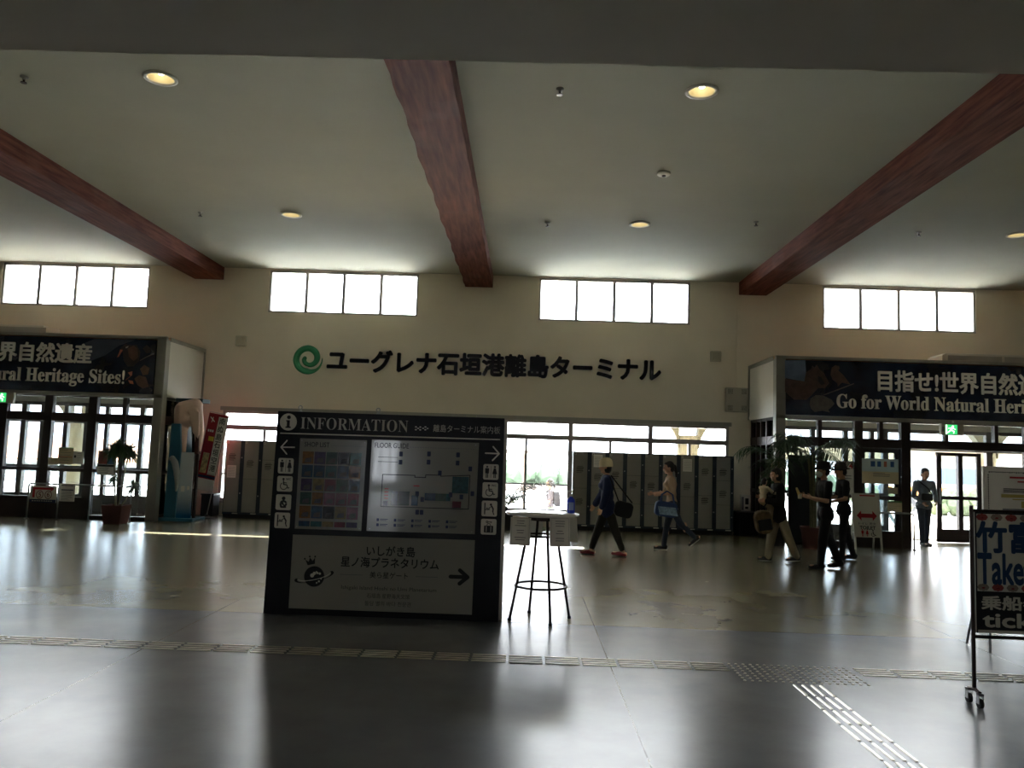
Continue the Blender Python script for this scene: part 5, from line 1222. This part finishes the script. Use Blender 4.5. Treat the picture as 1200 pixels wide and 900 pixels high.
    for h, kp, ap, toe, heel, f in feet:
        b = BM(); dn = V((math.sin(f), 0, -math.cos(f))); ax = (toe-heel).normalized()
        capsule(b, heel+ax*.01*k-dn*.006*k, heel.lerp(toe, .55)-dn*.012*k, .036*k, .04*k); capsule(b, heel.lerp(toe, .55)-dn*.01*k, toe+ax*.02*k, .04*k, .027*k)
        if sole != 'flat': capsule(b, heel-dn*.03*k, ap-dn*.01*k, .036*k, .036*k)
        so_ = remesh('shoe', b, shoe, root, voxel, 2)
        b = BM(); r = Matrix((ax, V((0, 1, 0)), ax.cross(V((0, 1, 0))))).transposed(); c = heel.lerp(toe, .52)+dn*.024*k; ball(b, c, (.125*k, .042*k, .012*k), r, 3); obj('sole', b, sole if sole and sole != 'flat' else M_blackm, so_)
    # hair
    b = BM(); ball(b, hp(-.022, 0, .035), (.094*k, .087*k, .104*k), rot, 3); ball(b, hp(-.055, 0, -.01), (.058*k, .08*k, .08*k), rot, 3)
    if hair == 'bob': ball(b, hp(-.035, 0, -.035), (.075*k, .09*k, .085*k), rot, 3); ball(b, hp(.03, 0, .085), (.055*k, .075*k, .035*k), rot)
    if hair == 'short': ball(b, hp(.02, 0, .082), (.06*k, .072*k, .036*k), rot)
    if hair == 'tail': ball(b, hp(.03, 0, .085), (.055*k, .072*k, .032*k), rot); ball(b, hp(-.115, 0, .03), .035*k); capsule(b, hp(-.12, 0, .02), hp(-.145, 0, -.09), .035*k, .03*k); capsule(b, hp(-.145, 0, -.09), hp(-.13, 0, -.18), .03*k, .012*k)
    remesh('hair', b, M_hair, root, voxel, 3)
    if hat:
        kind, hm = hat; b = BM(); hm4 = Matrix.Translation(hp(-.015, 0, .06)) @ rot.to_4x4()
        if kind == 'knit': prof = [(.118, -.055), (.122, -.03), (.12, .02), (.105, .07), (.07, .1), (.02, .112), (.0, .113)]
        elif kind == 'bucket': prof = [(.165, -.03), (.16, -.024), (.112, -.005), (.105, .03), (.098, .075), (.07, .1), (.0, .105)]
        else: prof = [(.108, -.015), (.107, .03), (.095, .07), (.06, .095), (.0, .1)]
        lathe(b, [(r*k, z*k) for r, z in prof], 32, cap=False)
        if kind != 'bucket':
            n_ = 12; L0 = .0
            top = [b.verts.new(V(((.09*math.cos(R(-62+124*i/n_)))*k, .105*math.sin(R(-62+124*i/n_))*k, (-.018)*k))) for i in range(n_+1)]; ext = .075 if kind == 'cap' else .028
            out = [b.verts.new(V(((.10*math.cos(R(-62+124*i/n_))+ext*math.cos(R(-62+124*i/n_)*1.0))*k, .108*math.sin(R(-62+124*i/n_))*k, (-.03)*k))) for i in range(n_+1)]
            for i in range(n_): b.faces.new((top[i], top[i+1], out[i+1], out[i]))
        for v in b.verts: v.co = hm4 @ v.co
        bmesh.ops.recalc_face_normals(b, faces=b.faces[:]); o = obj('hat', b, hm, root, smooth=True); sd = o.modifiers.new('solid', 'SOLIDIFY'); sd.thickness = .006
    root.location.z = loc[2] if len(loc) > 2 else 0
    wm = Matrix.Translation(root.location) @ Matrix.Rotation(rz, 4, 'Z')
    return root, dict(head=wm @ head, hands=[wm @ h for h in hands], pel=wm @ pel, sh=[wm @ a[1] for a in A], chest=wm @ chest, k=k)
C_navy = mat('cloth_navy', S('1e2c50'), .85, var=.1); C_olive = mat('cloth_olive', S('2c2b22'), .85, var=.1); C_cream = mat('knit_cream', S('d8cba6'), .9, bump=.5, bscale=220); C_beige = mat('cloth_beige', S('b79d80'), .85, var=.06); C_denim = mat('cloth_denim', S('343e4c'), .85, var=.15); C_black = mat('cloth_black', S('111216'), .85); C_tan = mat('cloth_tan', S('8f826c'), .85, var=.06); C_grey = mat('cloth_greyblue', S('6a7581'), .85, var=.08)
P_red = mat('shoe_red', S('7c1a24'), .4); P_black = mat('shoe_black', S('101012'), .5); P_white = mat('sole_white', S('cfcdc6'), .6)
def strap(name, pts, m, parent, r=.012): b = BM(); tube(b, pts, r, 8); return obj(name, b, m, parent)
def bag(name, label, c, size, m, tiltz=0, strap_pts=None, sm=None, cat='bag', extra=None, soft=.3, rz=0):
    root = thing(name, label, cat, c, rz); w_, d_, h_ = size; b = BM()
    pts = rrect(-w_/2, w_/2, -h_, 0, min(w_, h_)*soft, 6); prism(b, pts, -d_/2, d_/2); o = obj('bag_body', b, m, root, bevel=.02)
    for v in o.data.vertices: v.co = Matrix.Rotation(tiltz, 4, 'Y') @ v.co
    if strap_pts: strap('strap', [Vector(p)-Vector(c) if rz == 0 else Matrix.Rotation(-rz, 3, 'Z') @ (Vector(p)-Vector(c)) for p in strap_pts], sm or m, root)
    if extra: extra(root)
    return root
# person in a cream hat, walking left
r, h = person('person in a cream knit hat, navy jacket and red flats walking left past the lockers', (1.42, 13.53), PI, 1.60, 3, ((-18, 4, 6), (20, 2, 2)), ((4, 6, 16, 0), (12, 6, 20, 0)), C_navy, C_olive, P_red, hem=.10, wide=1.12, crop=.14, hair='bob', hat=('knit', C_cream), sole='flat', shirt_thick=.03)
c = Vector((1.68, 13.25, .92)); bag('shoulder_bag', 'black shoulder bag hanging at the hip of the person in the cream hat', c, (.30, .12, .26), C_black, R(12), [c+Vector((-.10, 0, -.02)), h['sh'][0]+Vector((.03, -.05, .05)), h['sh'][0]+Vector((.06, .06, .07)), c+Vector((.12, .03, -.02))], soft=.3)
# person with ponytail and bag, walking left
r, h = person('person with a dark ponytail, beige top and dark jeans walking left by the lockers', (2.72, 14.75), PI, 1.58, 4, ((14, 6, 2), (-26, 22, -38)), ((-4, 8, 88, .05), (12, 8, 70, .15)), C_beige, C_denim, P_black, sleeve='elbow', wide=.95, hair='tail', sole=P_white)
c = Vector((2.58, 14.45, .88)); root = bag('tote_bag', 'blue and white patterned tote bag on the arm of the ponytailed person', c, (.40, .12, .27), mat('tote_navy', S('24406e'), .7), R(8), None)
b = BM(); fpoly(b, [(-.17, -.08), (.15, -.10), (.19, -.25), (-.14, -.22)], -.063); 
obj('pale_print', b, mat('tote_pale', S('86a3bd'), .7, var=.35, scale=22), root); b = BM()
for y in (-.05, .05): tube(b, [(-.12, y, -.02), (-.09, y, .13), (0.0, y, .19), (.1, y, .13), (.13, y, -.02)], .009, 8)
obj('strap', b, mat('tote_navy', S('24406e')), root)
# adult carrying a toddler
r, h = person('person with short black hair, black cardigan and tan trousers carrying a toddler', (4.28, 13.5), PI, 1.53, 3, ((-18, 6, -4), (14, 4, 2)), ((6, 8, 88, .15), (10, 8, 95, .35)), C_black, C_tan, P_black, hem=.09, wide=1.3, hair='bob', sole=P_white, shirt_thick=.026)
tod, th = person('person, toddler in a beige top held against the black cardigan', (3.99, 13.42, .66), PI*.15, .80, 5, ((62, 70, 0), (58, 64, 0)), ((60, 20, 30, .1), (50, 20, 30, .1)), mat('cloth_oat', S('b5a68e'), .85), mat('cloth_sand', S('9b8a70'), .85), mat('shoe_tan', S('6d5a48'), .6), hair='bob', voxel=.006)
c = Vector((3.90, 13.2, .86)); root = bag('shoulder_bag', 'tan and dark bag hanging in front of the person carrying the toddler', c, (.27, .16, .38), mat('bag_tan', S('6b5638'), .8, var=.5, scale=14), R(-10), [c+Vector((.0, .02, -.02)), h['sh'][0]+Vector((-.04, -.05, .04)), h['sh'][0]+Vector((.05, .05, .06))], C_black, soft=.42)
b = BM(); box(b, -.11, .11, -.11, -.078, -.32, -.14, Matrix.Rotation(R(-10), 4, 'Y')); obj('front_pocket', b, C_black, root, bevel=.02)
# two adults in dark hats
r, h = person('person in a black bucket hat and white mask holding a snack, nearer of the pair', (4.80, 12.82), PI, 1.63, 2, ((10, 4, 2), (-14, 8, -6)), ((10, 8, 92, .12), (4, 10, 100, .3)), C_black, mat('cloth_ink', S('0e0f13'), .85), P_black, sleeve='short', female=False, hair='short', hat=('bucket', mat('hat_black', S('17171b'), .85)), mask=True, hem=.05, wide=1.15)
q = h['hands'][1]; root = thing('snack', 'yellow wrapped snack in the hand of the masked person', 'snack', (q.x-.02, q.y, q.z-.03)); b = BM(); capsule(b, (0, 0, 0), (-.05, 0, .13), .026, .018); remesh('snack_body', b, mat('snack_yellow', S('d2b978'), .6), root, .006, 2); b = BM(); lathe(b, [(.03, -.03), (.033, .045)], 14); obj('wrapper', b, M_paper, root)
r, h = person('person in a black hat and black T-shirt standing behind the masked person', (5.60, 14.1), PI*.97, 1.62, 2, ((6, 4, 2), (-10, 6, 0)), ((4, 10, 70, .25), (6, 8, 80, .2)), mat('cloth_coal', S('15161b'), .85), C_black, P_black, sleeve='short', female=False, hair='short', hat=('bucket', C_black), tilt=6, hem=.05)
# person in the doorway
r, h = person('person in a grey-blue shirt with a crossbody bag standing in the right doorway', (8.5, 17.15), -PI/2+.12, 1.60, 2, ((-3, 2, 0), (6, 4, 0)), ((-10, 20, 60, .55), (-6, 10, 50, .6)), C_grey, C_denim, P_black, female=False, hair='short', tilt=8, hem=.04)
c = h['chest']+Vector((-.02, -.17, -.11)); bag('crossbody_bag', 'dark crossbody bag on the chest of the person in the doorway', c, (.22, .08, .15), C_black, 0, [c+Vector((.1, 0, -.03)), c+Vector((.05, .05, .1)), h['sh'][1]+Vector((.06, -.08, .02)), h['sh'][1]+Vector((.06, .05, .07))], soft=.25)
# people outside
r, h = person('person with a backpack walking on the landing outside the middle window', (.72, 21.2, -.6), PI, 1.58, 2, ((12, 4, 0), (-14, 8, 0)), ((8, 6, 30, 0), (-6, 6, 20, 0)), mat('cloth_lilac', S('56535c'), .85), mat('cloth_pale', S('5f6863'), .85), P_black, sleeve='short', hair='tail', voxel=.011)
c = h['chest']+Vector((.16, 0, .1)); root = bag('backpack', 'dark backpack on the person outside the middle window', c, (.17, .26, .40), mat('pack_dark', S('24242c'), .8), R(-5), None, soft=.3); b = BM()
for s in (-1, 1): tube(b, [(-.05, s*.09, -.02), (-.2, s*.1, .05), (-.3, s*.1, -.06), (-.24, s*.1, -.26), (-.06, s*.09, -.32)], .012, 6)
obj('strap', b, C_black, root)
r, h = person('person in pale blue clothes striding outside behind the right door glass', (9.75, 21.9, -.01), PI*.9, 1.45, 2, ((20, 4, 0), (-22, 10, -10)), ((14, 10, 20, 0), (-12, 10, 20, 0)), mat('cloth_paleblue', S('5c6b78'), .85), mat('cloth_sky', S('56656f'), .85), P_white, hair='short', female=True, voxel=.011)
